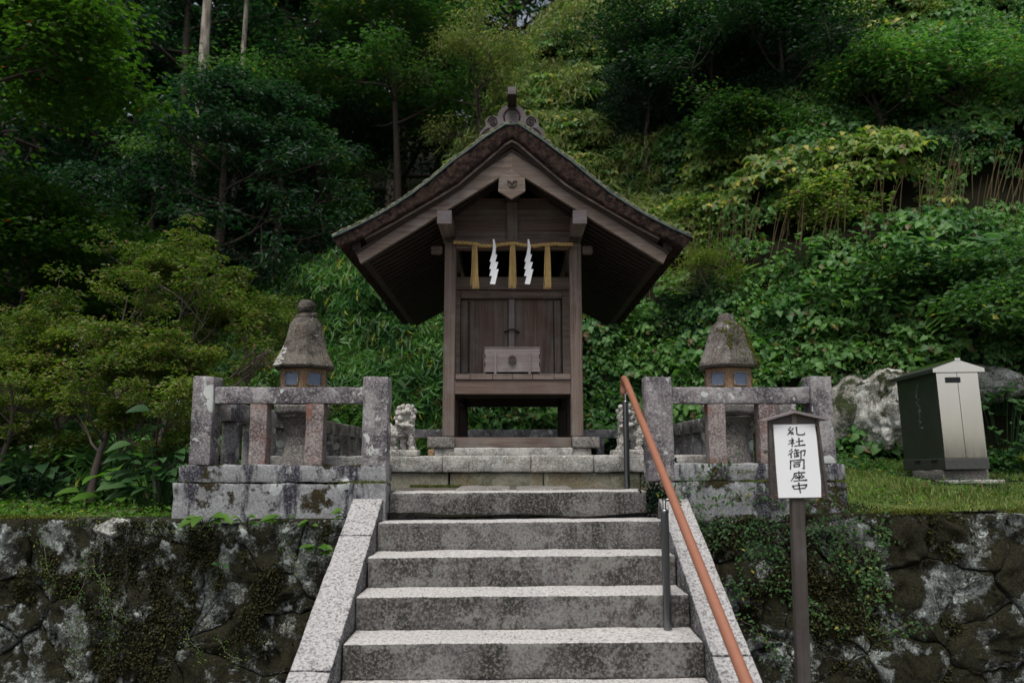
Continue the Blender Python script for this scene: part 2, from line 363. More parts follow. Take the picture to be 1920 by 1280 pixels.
# ---- landing
tag(obj('landing_ground', boxmesh(1.80, .60, .1, .004, .05, .006, 3, name='landing_ground'), M['dirt'], loc=(.03, 5.975, ZL-.056)), kind='structure')
pav = thing('landing_paving', 'two flat grey paving slabs side by side above the top step', 'paving', (0, 5.9, ZL))
for k, (a, b) in enumerate(((-.40, -.012), (.03, .43))):
    block('slab', M['plinth'], pav, a, b, 5.60, 6.17, ZL-.04, ZL+.012, .012, .04, .004, 60+k)
# ---- podium
pod = thing('shrine_podium', 'low two-course stone platform of grey granite under the wooden shrine', 'platform', (0, 8, ZL))
YP = 6.25; zc = zat(885, YP); zt_ = zat(855, YP)
for k, (a, b) in enumerate(zip((-1.95, xat(831, YP), xat(995, YP), xat(1112, YP)), (xat(831, YP), xat(995, YP), xat(1112, YP), 1.88))):
    block('coping_stone', M['podium'], pod, a+.003, b-.003, YP-.025, YP+.40, zc, zt_+k*.003, .010, .035, .005, 70+k)
for k, (a, b) in enumerate(((-1.93, xat(843, YP)), (xat(843, YP), .25), (.25, 1.02), (1.02, 1.86))):
    block('course_stone', M['podium_low'], pod, a+.004, b-.004, YP, YP+.35, ZL-.05, zc-.004, .008, .04, .005, 80+k)
block('paving', M['podium'], pod, -1.93, 1.86, YP+.38, 10.75, ZL-.05, zt_-.012, .01, .15, .004, 85)
# ---- stone fences
def fence_front(label, px):
    """px: left post, right post, balusters (photo u ranges), base u range"""
    YFt = 5.22; f = thing('stone_fence', label, 'stone fence', (xat((px[0][0]+px[1][1])/2, YFt), YFt+.09, 1.2), 'granite fence sections around the shrine precinct')
    zb1, zb0, zl = zat(px[4], YFt), zat(px[4]+33, YFt), zat(px[4]+108, YFt)
    zp, zr1, zr0 = zat(705, YFt), zat(724.5, YFt), zat(755.5, YFt)
    for k, (a, b) in enumerate(px[:2]):
        block('post', M['fence'], f, xat(a, YFt), xat(b, YFt), YFt+.004, YFt+.172, zb1 if not (k == px[5]) else zb0, zp, .005, .03, .005, px[6]+k)
    i = px[6]
    r0, r1 = xat(px[0][1], YFt), xat(px[1][0], YFt)
    block('rail', M['fence'], f, r0, r1, YFt+.03, YFt+.145, zr0, zr1, .005, .03, .004, i+3)
    for k, (a, b) in enumerate(px[2]):
        block('baluster', M['fence_red'], f, xat(a, YFt+.03), xat(b, YFt+.03), YFt+.035, YFt+.15, zb1-.002, zr0+.002, .005, .03, .004, i+5+k)
    u0, u1 = px[3]
    block('base_stone', M['base'], f, xat(u0, YFt), xat(u1, YFt), YFt-.004, YFt+.22, zb0+.004, zb1, .005, .03, .007, i+8)
    block('base_stone', M['base'], f, xat(u0-8, YFt), xat(u1, YFt), YFt-.016, YFt+.24, zl, zb0-.004, .005, .03, .009, i+9)
    return f
fence_front('lichen-spotted granite fence section left of the steps with two reddish balusters', [(358, 397), (679, 726), [(468, 500), (573, 606)], (342, 727), 872, 1, 100])
fence_front('mossy-based granite fence section right of the steps behind the paper notice board', [(1213, 1262), (1524, 1564), [(1328, 1361), (1424, 1456)], (1262, 1578), 869, 0, 130])
def fence_side(label, x, ys, x1=None):
    f = thing('stone_fence', label, 'stone fence', (x, ys[0], 1.5), 'granite fence sections around the shrine precinct')
    if x1 is None:
        block('rail', M['fence'], f, x-.06, x+.06, ys[0], ys[1], 1.845, 1.975, .008, .08, .004, 160)
        me = None; y = ys[0]+.12
        while y < ys[1]:
            o = block('baluster', M['fence'], f, x-.045, x+.045, y, y+.13, 1.50, 1.843, .006, me=me); me = o.data; y += .43
        block('base_stone', M['podium'], f, x-.08, x+.08, ys[0], ys[1], 1.30, 1.50, .01, .1, .005, 166)
    else:
        block('rail', M['fence'], f, x, x1, ys[0], ys[0]+.12, 1.85, 1.965, .008, .08, .004, 170)
        me = None; y = x+.1
        while y < x1-.1:
            o = block('baluster', M['fence'], f, y, y+.09, ys[0]+.01, ys[0]+.11, 1.50, 1.848, .006, me=me); me = o.data; y += .45
        block('base_stone', M['podium'], f, x, x1, ys[0]-.02, ys[0]+.14, 1.30, 1.50, .01, .1, .005, 176)
    return f
fence_side('stone fence receding on the left side of the precinct beyond the left lantern', -2.02, (5.45, 10.6))
fence_side('stone fence receding on the right side of the precinct beyond the right lantern', 1.93, (5.45, 10.6))
fence_side('low stone fence across the back of the precinct seen under the shrine', -2.08, (10.72, 0), 1.99)

# ---- SHRINE
shr = thing('wooden_shrine', 'small weathered wooden shrine with gabled bark roof on four tall pillars', 'shrine', (0, 8, 1.6))
YQ = 6.85; YD = 7.27
pz0 = zat(819, YQ); pz1 = zat(456, YQ)
pw = xat(851, YQ)-xat(830, YQ)
xl0, xl1 = xat(829.5, YQ), xat(852, YQ); xr0, xr1 = xat(1071, YQ), xat(1094, YQ)
for a, b in ((xl0, xl1), (xr0, xr1)):
    L = pz1-pz0; xc = (a+b)/2; w = b-a
    beam('pillar', (xc, YQ+w/2, pz0), (xc, YQ+w/2, pz1), w, w, M['wood'], shr, up=(0, 1, 0), bev=.012)
for yy in (YD+.03, 8.70):
    for s, a in ((1, xl0+.005), (-1, xr1-.005)):
        xc = a+s*.055
        beam('rear_pillar', (xc, yy+.05, pz0), (xc, yy+.05, 3.35), .11, .11, M['wood_dark'], shr, up=(0, 1, 0), bev=.01)
xm0, xm1 = (xl0+xl1)/2, (xr0+xr1)/2
# ground sills with noses and foundation stones
zs1, zs0 = zat(819, YQ), zat(839, YQ)
beam('sill', (xl1, YQ+.05, (zs0+zs1)/2), (xr0, YQ+.05, (zs0+zs1)/2), .09, zs1-zs0-.006, M['wood'], shr)
for (u0, u1) in ((802, 853), (1073, 1124)):
    block('pillar_base', M['plinth'], shr, xat(u0, YQ-.04), xat(u1, YQ-.04), YQ-.04, YQ+.15, zs0, zs1, .008, .03, .003, 200)
for s, xc in ((-1, xm0), (1, xm1)):
    beam('side_sill', (xc, YQ+.16, (zs0+zs1)/2), (xc, 8.8, (zs0+zs1)/2), .10, .085, M['wood_dark'], shr)
block('foundation_stone', M['podium'], shr, xat(815, YQ), xat(1108, YQ), YQ-.02, YQ+.2, zt_-.014, zs0-.003, .01, .04, .004, 205)
block('foundation_stone', M['podium'], shr, xat(853, YQ), xat(1072, YQ), YQ-.045, YQ-.022, zt_-.014, zs0-.001, .008, .04, .004, 206)
# floor beam, floor boards
zb1, zb0 = zat(712, YQ), zat(738.5, YQ)
beam('floor_beam', (xl1, YQ+.045, (zb0+zb1)/2), (xr0, YQ+.045, (zb0+zb1)/2), .08, zb1-zb0, M['wood_warm'], shr, bev=.006)
zf = zat(701, YQ)
ub = [853, 881, 923, 961, 999, 1040, 1071]
for a, b in zip(ub[:-1], ub[1:]):
    block('floor_board', M['wood'], shr, xat(a, YQ)+.0015, xat(b, YQ)-.0015, YQ-.008, 8.7, zb1+.003, zf+random.uniform(-.001, .001), .003)
for yy in (7.3, 8.65):
    beam('floor_joist', (xl1, yy, zb0+.05), (xr0, yy, zb0+.05), .09, .10, M['wood_dark'], shr)
for xc in (xm0, xm1): beam('side_floor_beam', (xc, YQ+.1, zb0+.05), (xc, 8.7, zb0+.05), .07, .11, M['wood_dark'], shr)
# door wall
zd1 = zat(561, YD); zd0 = zf+.004; zt1 = zat(546, YD); zt2 = zat(541, YD)
dl, dr = xat(862, YD), xat(1055.5, YD)
for nm, a, b in (('jamb', xl0+.03, dl), ('jamb', dr, xr1-.03)):
    block(nm, M['wood'], shr, a, b, YD-.06, YD+.02, zd0, zt1-.002, .004)
def vbeam(name, x0, x1, y0, y1, z0, z1, mat, parent=shr, bev=.003):
    return beam(name, ((x0+x1)/2, (y0+y1)/2, z0), ((x0+x1)/2, (y0+y1)/2, z1), y1-y0, x1-x0, mat, parent, up=(1, 0, 0), bev=bev)
beam('door_lintel', (xl0+.03, YD-.04, (zt1+zat(523, YD))/2), (xr1-.03, YD-.04, (zt1+zat(523, YD))/2), .10, zat(523, YD)-zt1, M['wood'], shr)
beam('door_head', (dl, YD-.015, (zt1+zd1)/2), (dr, YD-.015, (zt1+zd1)/2), .07, zt1-zd1-.004, M['wood'], shr)
beam('threshold', (dl, YD-.03, zd0+.02), (dr, YD-.03, zd0+.02), .07, .04, M['wood_warm'], shr)
def door(u0, u1, ubat):
    x0, x1 = xat(u0, YD), xat(u1, YD); n = 3
    d = vbeam('door', x0+.004, x1-.004, YD+.020, YD+.032, zd0+.042, zd1-.002, M['wood_dark'])
    ed = [x0+.004]+[x0+(x1-x0)*(i+random.uniform(-.15, .15))/n for i in range(1, n)]+[x1-.004]
    for i in range(n):
        vbeam('plank', ed[i]+.0004, ed[i+1]-.0004, YD+.004, YD+.019, zd0+.043, zd1-.003, M['wood_warm' if i % 3 == 1 else 'wood'], d, .0012)
    a, b = ubat
    vbeam('batten', xat(a, YD), xat(b, YD), YD-.010, YD+.003, zd0+.05, zd1-.01, M['wood'], d, .003)
    return d
d1 = door(862, 953, (863, 876)); d2 = door(965, 1055, (1041, 1052))
for a, b in ((877, 879), (1038.5, 1040.5)):
    vbeam('bead', xat(a, YD), xat(b, YD), YD-.008, YD+.003, zd0+.06, zd1-.02, M['wood_dark'], d1 if a < 960 else d2, .002)
vbeam('door_post', xat(953.5, YD), xat(965, YD), YD-.03, YD+.01, zd0+.042, zd1-.003, M['wood_grey'])
latch = [at(948, 622, YD-.03), at(951, 621, YD-.045), at(955, 618, YD-.055), at(960, 617, YD-.06), at(965, 618, YD-.055), at(969, 621, YD-.045), at(972, 623, YD-.03)]
lt = tube('latch', latch, .008, M['black'], shr)
for p in (latch[0], latch[-1]): obj('latch_boss', lathe([(.004, -.01), (.013, 0), (.010, .01)], 10, 'latch_boss'), M['black'], lt, M=Matrix.Translation(p) @ Matrix.Rotation(R(90), 4, 'X'))
# side, back walls and interior
for s, xc in ((-1, xl0+.055), (1, xr1-.055)):
    z = zf
    while z < 3.3:
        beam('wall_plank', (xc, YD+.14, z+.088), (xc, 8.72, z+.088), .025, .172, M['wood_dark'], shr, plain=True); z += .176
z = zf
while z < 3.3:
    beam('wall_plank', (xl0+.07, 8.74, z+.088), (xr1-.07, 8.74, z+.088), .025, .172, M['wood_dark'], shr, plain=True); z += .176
# lintel with noses
zl1, zl0 = zat(450, YQ), zat(466.5, YQ)
for a, b in ((807, 830),):
    pass
beam('lintel', (xat(851, YQ), YQ+.03, (zl0+zl1)/2), (xat(1070, YQ), YQ+.03, (zl0+zl1)/2), .09, zl1-zl0, M['wood_warm'], shr, bev=.006)
for a, b in ((807, 829), (1092, 1112)):
    beam('lintel_nose', (xat(a, YQ, 466), YQ+.06, zat(466, YQ)), (xat(b, YQ, 466), YQ+.06, zat(466, YQ)), .08, .07, M['wood'], shr, bev=.012)
# purlins (keta) resting on the pillars
YK = 6.45; kz1, kz0 = zat(395, YK), zat(419.5, YK)
for u0, u1 in ((820, 846.5), (1074.5, 1100)):
    xa, xb = xat(u0, YK, 407), xat(u1, YK, 407)
    kt = beam('purlin', ((xa+xb)/2, YK, (kz0+kz1)/2), ((xa+xb)/2, 10.0, (kz0+kz1)/2), xb-xa, kz1-kz0, M['wood'], shr, bev=.008)
    block('purlin_end', M['carved'], kt, xa-.002, xb+.002, YK-.008, YK-.001, kz0-.002, kz1+.002, .002)
# gable wall of boards
_zs = [(at(u, v, 6.40).x, at(u, v, 6.40).z) for u, v in ((961, 259), (1004, 292), (1063, 342), (1132, 384), (1196, 421), (1283, 466))]
def zsof(x): return float(np.interp(x, [q[0] for q in _zs], [q[1] for q in _zs]))-.05
YG = YQ+.06; zg = zl1+.002; gx0, gx1 = (xl0+xl1)/2, (xr0+xr1)/2; k = 0
gw = None
while zg < 3.95:
    half = min(.60, max([x_/100 for x_ in range(2, 100) if zsof(x_/100) > zg+.02] or [0]))
    if half < .08: break
    o = beam('gable_board', (-half, YG+.02, zg+.052), (half, YG+.02, zg+.052), .022, .102, M['wood_warm' if k % 2 else 'wood'], shr, bev=.003); zg += .104; k += 1
vbeam('king_post', xat(950, YG), xat(971, YG), YG-.03, YG+.008, zl1, zat(372, YG)+.25, M['wood'])
zg = 3.30; k = 0
while zg < 4.0:
    half = min(.60, (4.02-zg)/.66)
    if half < .08: break
    beam('rear_gable_board', (-half, 8.74, zg+.052), (half, 8.74, zg+.052), .022, .103, M['wood_dark'], shr, plain=True); zg += .104
beam('ceiling_board', (0, YQ+.12, 3.72), (0, 8.7, 3.72), 1.0, .02, M['wood_dark'], shr, plain=True)
# ridge purlin
rz = zat(345, 6.6)
beam('ridge_purlin', (0, 6.60, rz), (0, 10.0, rz), .13, .15, M['wood_dark'], shr)
# ---- roof
YF, YR = 6.40, 10.30
tops = [(961, 229), (975, 229.5), (1012, 253), (1044, 277), (1076, 300), (1113, 331), (1151, 360), (1183, 381), (1215, 400), (1258, 422), (1300, 441)]
bots = [(961, 259), (975, 267), (1004, 292), (1036, 319), (1063, 342), (1098, 364), (1132, 384), (1163, 402), (1196, 421), (1240, 444), (1283, 466)]
def prof(l): return [(at(u, v, YF).x, at(u, v, YF).z) for u, v in l]
tp, bt = prof(tops), prof(bots)
cx0 = tp[0][0]
tp = [(x-cx0, z) for x, z in tp]; bt = [(x-cx0, z) for x, z in bt]
def full(l): return [(-x, z) for x, z in l[:0:-1]]+l
def off(l, d):
    out = []
    for i, (x, z) in enumerate(l):
        if i == 0: out.append((x, z+d*1.2)); continue
        a, b = l[max(i-1, 0)], l[min(i+1, len(l)-1)]; t = Vector((b[0]-a[0], b[1]-a[1])).normalized()
        out.append((x-t.y*d, z+t.x*d))
    return out
def dense(l, k=6):
    out = []
    for i in range(len(l)-1):
        for j in range(k):
            t = j/k; out.append((l[i][0]*(1-t)+l[i+1][0]*t, l[i][1]*(1-t)+l[i+1][1]*t))
    return out+[l[-1]]
def slab(name, top, bot, y0, y1, ny, mat, parent, amp=0, nsc=14, seed=0):
    """thick curved sheet with relief"""
    n = len(top); V = []
    ys = [y0+(y1-y0)*i/ny for i in range(ny+1)]
    m = 3; rows = []
    for y in ys: V += [(x, y, z) for x, z in top]
    for y in ys: V += [(x, y, z) for x, z in bot]
    A = len(ys)*n; Fs = []
    for j in range(ny):
        for i in range(n-1):
            a = j*n+i; Fs += [(a, a+1, a+n+1, a+n), (A+a+n, A+a+n+1, A+a+1, A+a)]
    fr = len(V)          # front and back faces get inner rows so that they can be rough
    for yy, base in ((y0, 0), (y1, ny*n)):
        prev = [base+i for i in range(n)]
        for q in range(1, 4):
            t = q/4; cur = []
            for i in range(n):
                cur.append(len(V)); V.append((top[i][0]*(1-t)+bot[i][0]*t, yy, top[i][1]*(1-t)+bot[i][1]*t))
            for i in range(n-1): Fs.append((prev[i], prev[i+1], cur[i+1], cur[i])[::-1 if yy == y0 else 1])
            prev = cur
        cur = [A+base+i for i in range(n)]
        for i in range(n-1): Fs.append((prev[i], prev[i+1], cur[i+1], cur[i])[::-1 if yy == y0 else 1])
    for i in (0, n-1):
        for j in range(ny):
            a, b = j*n+i, (j+1)*n+i; Fs.append((a, b, A+b, A+a) if i == 0 else (b, a, A+a, A+b))
    V = np.array(V)
    if amp:
        V[:, 2] += amp*fbm(V, nsc, seed); V[:, 1] += amp*fbm(V+5, nsc, seed+3)*(V[:, 1] < y0+.01); V[:, 0] += .5*amp*fbm(V+9, nsc, seed+6)
    return obj(name, mesh(name, V, Fs, True), mat, parent)
ftop, fbot = full(tp), full(bt)
ftop = full(off(tp, -.026))
rf = slab('roof', dense(ftop, 5), dense(fbot, 5), YF, YR, 60, M['bark'], shr, .009, 25, 3)
o1 = off(tp, .010); o2 = off(tp, .030)
slab('copper_edge', full(off(tp, -.016)), full(off(tp, -.026)), YF-.012, YR+.01, 8, M['copper'], rf)
slab('shingle_layer', dense(full(off(tp, .006)), 9), dense(full(off(tp, -.017)), 9), YF-.006, YR+.004, 110, M['shingle'], rf, .012, 34, 8)
# under-eave boards between bark and bargeboard
und = off(bt, -.004); und2 = off(bt, -.045)
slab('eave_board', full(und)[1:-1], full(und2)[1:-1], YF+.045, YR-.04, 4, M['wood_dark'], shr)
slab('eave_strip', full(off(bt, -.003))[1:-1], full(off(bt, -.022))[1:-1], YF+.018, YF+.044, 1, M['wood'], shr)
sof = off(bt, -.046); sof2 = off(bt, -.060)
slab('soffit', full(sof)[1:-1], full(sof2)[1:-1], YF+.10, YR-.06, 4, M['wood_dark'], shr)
# bargeboards
YB = YF+.07
bt_top = [(961, 281), (1000, 306), (1065, 349), (1113, 382), (1162, 415), (1208, 444), (1254, 473)]
bt_bot = [(961, 318), (982, 331), (1028, 359.5), (1074, 388), (1131, 424), (1188, 459), (1245, 494)]
def pb(l): return [(at(u, v, YB).x-cx0, at(u, v, YB).z) for u, v in l]
a_, b_ = pb(bt_top), pb(bt_bot)
for s in (-1, 1):
    me = strip([(s*x, z) for x, z in a_], [(s*x, z) for x, z in b_], YB, YB+.045, 'bargeboard')
    bb = obj('bargeboard', me, M['wood_grey'] if 0 else M['wood'], shr)
    bb.data.materials.clear(); bb.data.materials.append(M['wood'])
    # raised upper edge moulding
    t2 = [(x, z) for x, z in a_]; dn = [(x-.006, z-.022) for x, z in a_]
    obj('barge_moulding', strip([(s*x, z+.004) for x, z in t2], [(s*x, z-.018) for x, z in t2], YB-.012, YB-.001, 'barge_moulding'), M['wood_dark'], bb)
# rafters
def sofz(x, d=-.062):
    l = off(bt, d)
    for i in range(len(l)-1):
        if l[i][0] <= x <= l[i+1][0]:
            t = (x-l[i][0])/(l[i+1][0]-l[i][0]); return l[i][1]*(1-t)+l[i+1][1]*t
    return l[-1][1]
xs = [.05, .35, .65, .95, 1.27]
rt = [(x, sofz(x)) for x in xs]; rb = [(x, z-.062) for x, z in rt]
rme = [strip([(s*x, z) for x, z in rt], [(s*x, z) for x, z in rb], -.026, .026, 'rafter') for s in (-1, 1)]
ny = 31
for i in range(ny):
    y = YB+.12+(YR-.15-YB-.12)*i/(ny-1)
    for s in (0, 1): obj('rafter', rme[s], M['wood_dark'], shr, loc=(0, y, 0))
for s in (-1, 1):   # eave fascia along the eaves
    z = sofz(1.30, -.03)
    beam('eave_beam', (s*1.33, YF+.06, z-.008), (s*1.33, YR-.05, z-.008), .075, .07, M['wood_dark'], shr)
# pendant (gegyo)
YN = YB-.035
pend = [(960, 317), (979, 330), (985, 333), (986, 358), (960, 373), (935, 358), (937, 333), (943, 329)]
gp = obj('pendant', prism([(at(u, v, YN).x-cx0, at(u, v, YN).z) for u, v in pend], YN, YN+.034, 'pendant'), M['wood'], shr)
gc = at(960, 343, YN); gc.x = 0
V = []; Fs = []
tubegeo([gc+Vector((math.cos(a)*.030, -.004, math.sin(a)*.024-.008)) for a in [R(180+i*22.5) for i in range(9)]], .007, 6, True, V, Fs)
for sx in (-1, 1): tubegeo([gc+Vector((sx*.03, -.004, -.008)), gc+Vector((sx*.036, -.008, .018)), gc+Vector((sx*.018, -.012, .012)), gc+Vector((0, -.006, .004))], [.008, .008, .007, .004], 6, True, V, Fs)
tubegeo([gc+Vector((0, -.002, -.03)), gc+Vector((0, -.018, 0)), gc+Vector((0, -.01, .03))], [.004, .012, .003], 6, True, V, Fs)
obj('carved_flower', mesh('carved_flower', V, Fs, True), M['wood'], gp)
# little tie under the roof peak
pk = [(975, 262), (981, 240), (968, 236), (954, 236), (940, 240), (945, 255), (952, 261), (954, 268), (960, 262), (968, 268), (970, 260)]
# ridge end ornament
YO = YF+.10
orn = [(960, 262), (900, 285), (893, 268), (899, 258), (901, 248), (908, 240), (912, 235), (911, 226), (917, 219), (928, 217), (934, 218), (936, 210), (944, 201), (952, 197),
       (969, 197), (980, 203), (986, 211), (987, 218), (998, 217), (1007, 221), (1011, 230), (1011, 236), (1017, 241), (1021, 250), (1023, 259), (1028, 268), (1021, 285)]
def oz(u, v, Y=YO): p = at(u, v, Y); return (p.x-cx0, p.z)
op = obj('ridge_ornament', prism([oz(u, v) for u, v in orn], YO, YO+.05, 'ridge_ornament'), M['carved'], shr)
V = []; Fs = []
for s, cu in ((-1, 925), (1, 996)):
    pts = []
    for i in range(30):
        a = i*.42; r = 10*(1-i/34); pts.append(at(cu-s*r*math.cos(a)*.95*-1, 228-r*math.sin(a), YO-.004))
    tubegeo([Vector((p.x-cx0, p.y, p.z)) for p in pts], .006, 6, True, V, Fs)
    for dd in (0, 6):
        pts = [at(cu-960 and (960+s*(u0-960)), v0+dd, YO-.004) for u0, v0 in ((1001, 240), (1008, 243), (1014, 249), (1018, 257), (1021, 266))]
        tubegeo([Vector((p.x-cx0, p.y, p.z)) for p in pts], .005, 6, True, V, Fs)
pts = [at(u, v, YO-.004) for u, v in ((947, 226), (945, 217), (948, 210), (953, 205), (968, 205), (974, 210), (976, 217), (974, 226))]
tubegeo([Vector((p.x-cx0, p.y, p.z)) for p in pts], .006, 6, True, V, Fs)
obj('carved_scroll', mesh('carved_scroll', V, Fs, True), M['wood_dark'], op)
zr = zat(185, 6.55)
beam('ridge_cover', (0, YO+.05, zat(222, YO)), (0, YR, zat(222, YO)), .20, .22, M['wood_dark'], shr)
za, zb_ = zat(163, 6.26), zat(178, 6.26)
rb_ = beam('ridge_end_block', (0, 6.262, (za+zb_)/2), (0, 6.9, (za+zb_)/2), .078, za-zb_, M['wood_dark'], shr, bev=.006)
block('end_cap', M['carved'], rb_, -.036, .036, 6.252, 6.2615, zb_+.003, za-.003, .004)

# ---- sacred rope
rope = thing('sacred_rope', 'twisted straw rope with three tassels and two white paper streamers across the shrine', 'rope', (0, YQ-.03, zat(458, YQ)))
YS = YQ-.045
cl = [(850, 454), (870, 455), (890, 457), (903, 461), (925, 461), (945, 458), (962, 456.5), (985, 460), (1000, 461.5), (1020, 459), (1040, 457.5), (1058, 458.5), (1074, 458)]
def cint(u):
    for i in range(len(cl)-1):
        if cl[i][0] <= u <= cl[i+1][0]:
            t = (u-cl[i][0])/(cl[i+1][0]-cl[i][0]); t = t*t*(3-2*t); return cl[i][1]*(1-t)+cl[i+1][1]*t
    return cl[-1][1]
for ph in (0, math.pi):
    pts = []
    for i in range(260):
        u = 850+224*i/259; p = at(u, cint(u), YS); a = i*.42+ph
        pts.append(p+Vector((0, math.cos(a)*.0085, math.sin(a)*.0085)))
    tube('strand', pts, .0095, M['straw'], rope, 7)
for u in (890, 961, 1027):
    V = []; Fs = []; p0 = at(u, cint(u), YS-.012)
    for k in range(30):
        a = random.uniform(0, 6.28); r = math.sqrt(random.random()); L = (zat(459, YS)-zat(random.uniform(536, 544), YS))
        dx, dy = r*math.cos(a), r*math.sin(a)*.6; sp = random.uniform(.9, 1.15)
        q = [p0+Vector((dx*w, dy*w, -L*t)) for t, w in ((-.02, .014), (.06, .022), (.3, .026*sp), (.65, .03*sp), (1, .036*sp+random.uniform(-.014, .014)))]
        tubegeo(q, [.0032, .0034, .0030, .0026, .0018], 4, False, V, Fs)
    tubegeo([p0+Vector((math.cos(a)*.022, math.sin(a)*.02, -.01)) for a in [i*.5 for i in range(14)]], .006, 5, False, V, Fs)
    obj('straw_tassel', mesh('straw_tassel', V, Fs), M['straw'], rope)
for u in (926, 991):
    d = u-926; Y = YS-.03
    segs = [[(924, 448.5), (927, 448), (930, 462), (929.2, 476.5), (922.5, 476), (924.5, 463)],
            [(922.5, 476.2), (932.4, 477.5), (928.5, 491.5), (918, 490.5)], [(921.3, 490.6), (934.2, 491.8), (930.2, 505.5), (917.5, 504.5)],
            [(921.3, 504.4), (935.2, 505.4), (931.4, 519), (917.5, 517.7)], [(922.8, 517.5), (934.5, 507), (928.4, 534), (918.6, 533)]]
    V = []; Fs = []
    for k, sgm in enumerate(segs):
        b = len(V); n = len(sgm); yo = k*.006
        for j, y in enumerate((Y-yo, Y-yo+.002)):
            for i, (a, v) in enumerate(sgm):
                p = at(a+d, v, Y); V.append((p.x, y+(.004 if i % 2 else 0), p.z))
        Fs.append(tuple(range(b, b+n))[::-1]); Fs.append(tuple(range(b+n, b+2*n)))
        Fs += [(b+i, b+(i+1) % n, b+n+(i+1) % n, b+n+i) for i in range(n)]
    obj('paper_streamer', mesh('paper_streamer', V, Fs), M['paper'], rope)

# ---- offering box
YX = YQ+.02
bx0, bx1, bz0, bz1 = xat(908, YX), xat(1013, YX), zf+.004, zat(652.5, YX)
ob = thing('offering_box', 'grey wooden offering box with hexagonal crest on the shrine floor before the doors', 'box', ((bx0+bx1)/2, YX+.12, bz0))
beam('front_panel', (bx0, YX+.008, (bz0+bz1)/2+.008), (bx1, YX+.008, (bz0+bz1)/2+.008), .016, bz1-bz0-.016, M['wood_grey'], ob, bev=.003)
beam('back_panel', (bx0+.017, YX+.232, (bz0+bz1)/2), (bx1-.017, YX+.232, (bz0+bz1)/2), .016, bz1-bz0-.01, M['wood_grey'], ob)
for x in (bx0+.008, bx1-.008): beam('side_panel', (x, YX+.017, (bz0+bz1)/2), (x, YX+.24, (bz0+bz1)/2), .015, bz1-bz0-.012, M['wood_grey'], ob)
for x, w in ((bx1+.006, .008), (bx0-.006, .008)): vbeam('side_batten', x-.004, x+.004, YX+.03, YX+.06, bz0, zat(664, YX), M['wood_grey'], ob)
beam('top_board', (bx0-.004, YX+.12, bz1+.004), (bx1+.004, YX+.12, bz1+.004), .25, .010, M['wood_grey'], ob)
for u in (928.5, 993.5): vbeam('front_batten', xat(u-2.6, YX), xat(u+2.6, YX), YX-.012, YX-.001, bz0-.001, zat(661, YX), M['wood_grey'], ob)
hc = at(960.5, 674, YX)
hx = lambda r: [(hc.x+r*math.sin(R(60*i)), hc.z+r*math.cos(R(60*i))) for i in range(6)]
hm = obj('hexagon_crest', prism(hx(.040), YX-.016, YX-.001, 'hexagon_crest'), M['iron'], ob)
V = []; Fs = []
for r, t in ((.036, .004), (.022, .003)):
    q = hx(r); tubegeo([Vector((x, YX-.018, z)) for x, z in q+[q[0]]], t, 5, False, V, Fs)
for i in range(3):
    a = R(60*i+30); tubegeo([Vector((hc.x+math.cos(a)*.014, YX-.018, hc.z+math.sin(a)*.014)), Vector((hc.x-math.cos(a)*.014, YX-.018, hc.z-math.sin(a)*.014))], .0025, 5, False, V, Fs)
obj('crest_relief', mesh('crest_relief', V, Fs), M['wood_sign'], hm)
obj('knob', lathe([(.002, -.008), (.004, -.005), (.005, 0), (.003, .004)], 10, 'knob'), M['iron'], ob, M=Matrix.Translation(at(960.5, 685, YX-.012)) @ Matrix.Rotation(R(90), 4, 'X'))
for x in (bx0+.004, bx1-.004):
    for u_ in (667, 682): block('corner_iron', M['black'], ob, x-.004, x+.004, YX-.003, YX-.0005, zat(u_+5, YX), zat(u_-3, YX), .001)

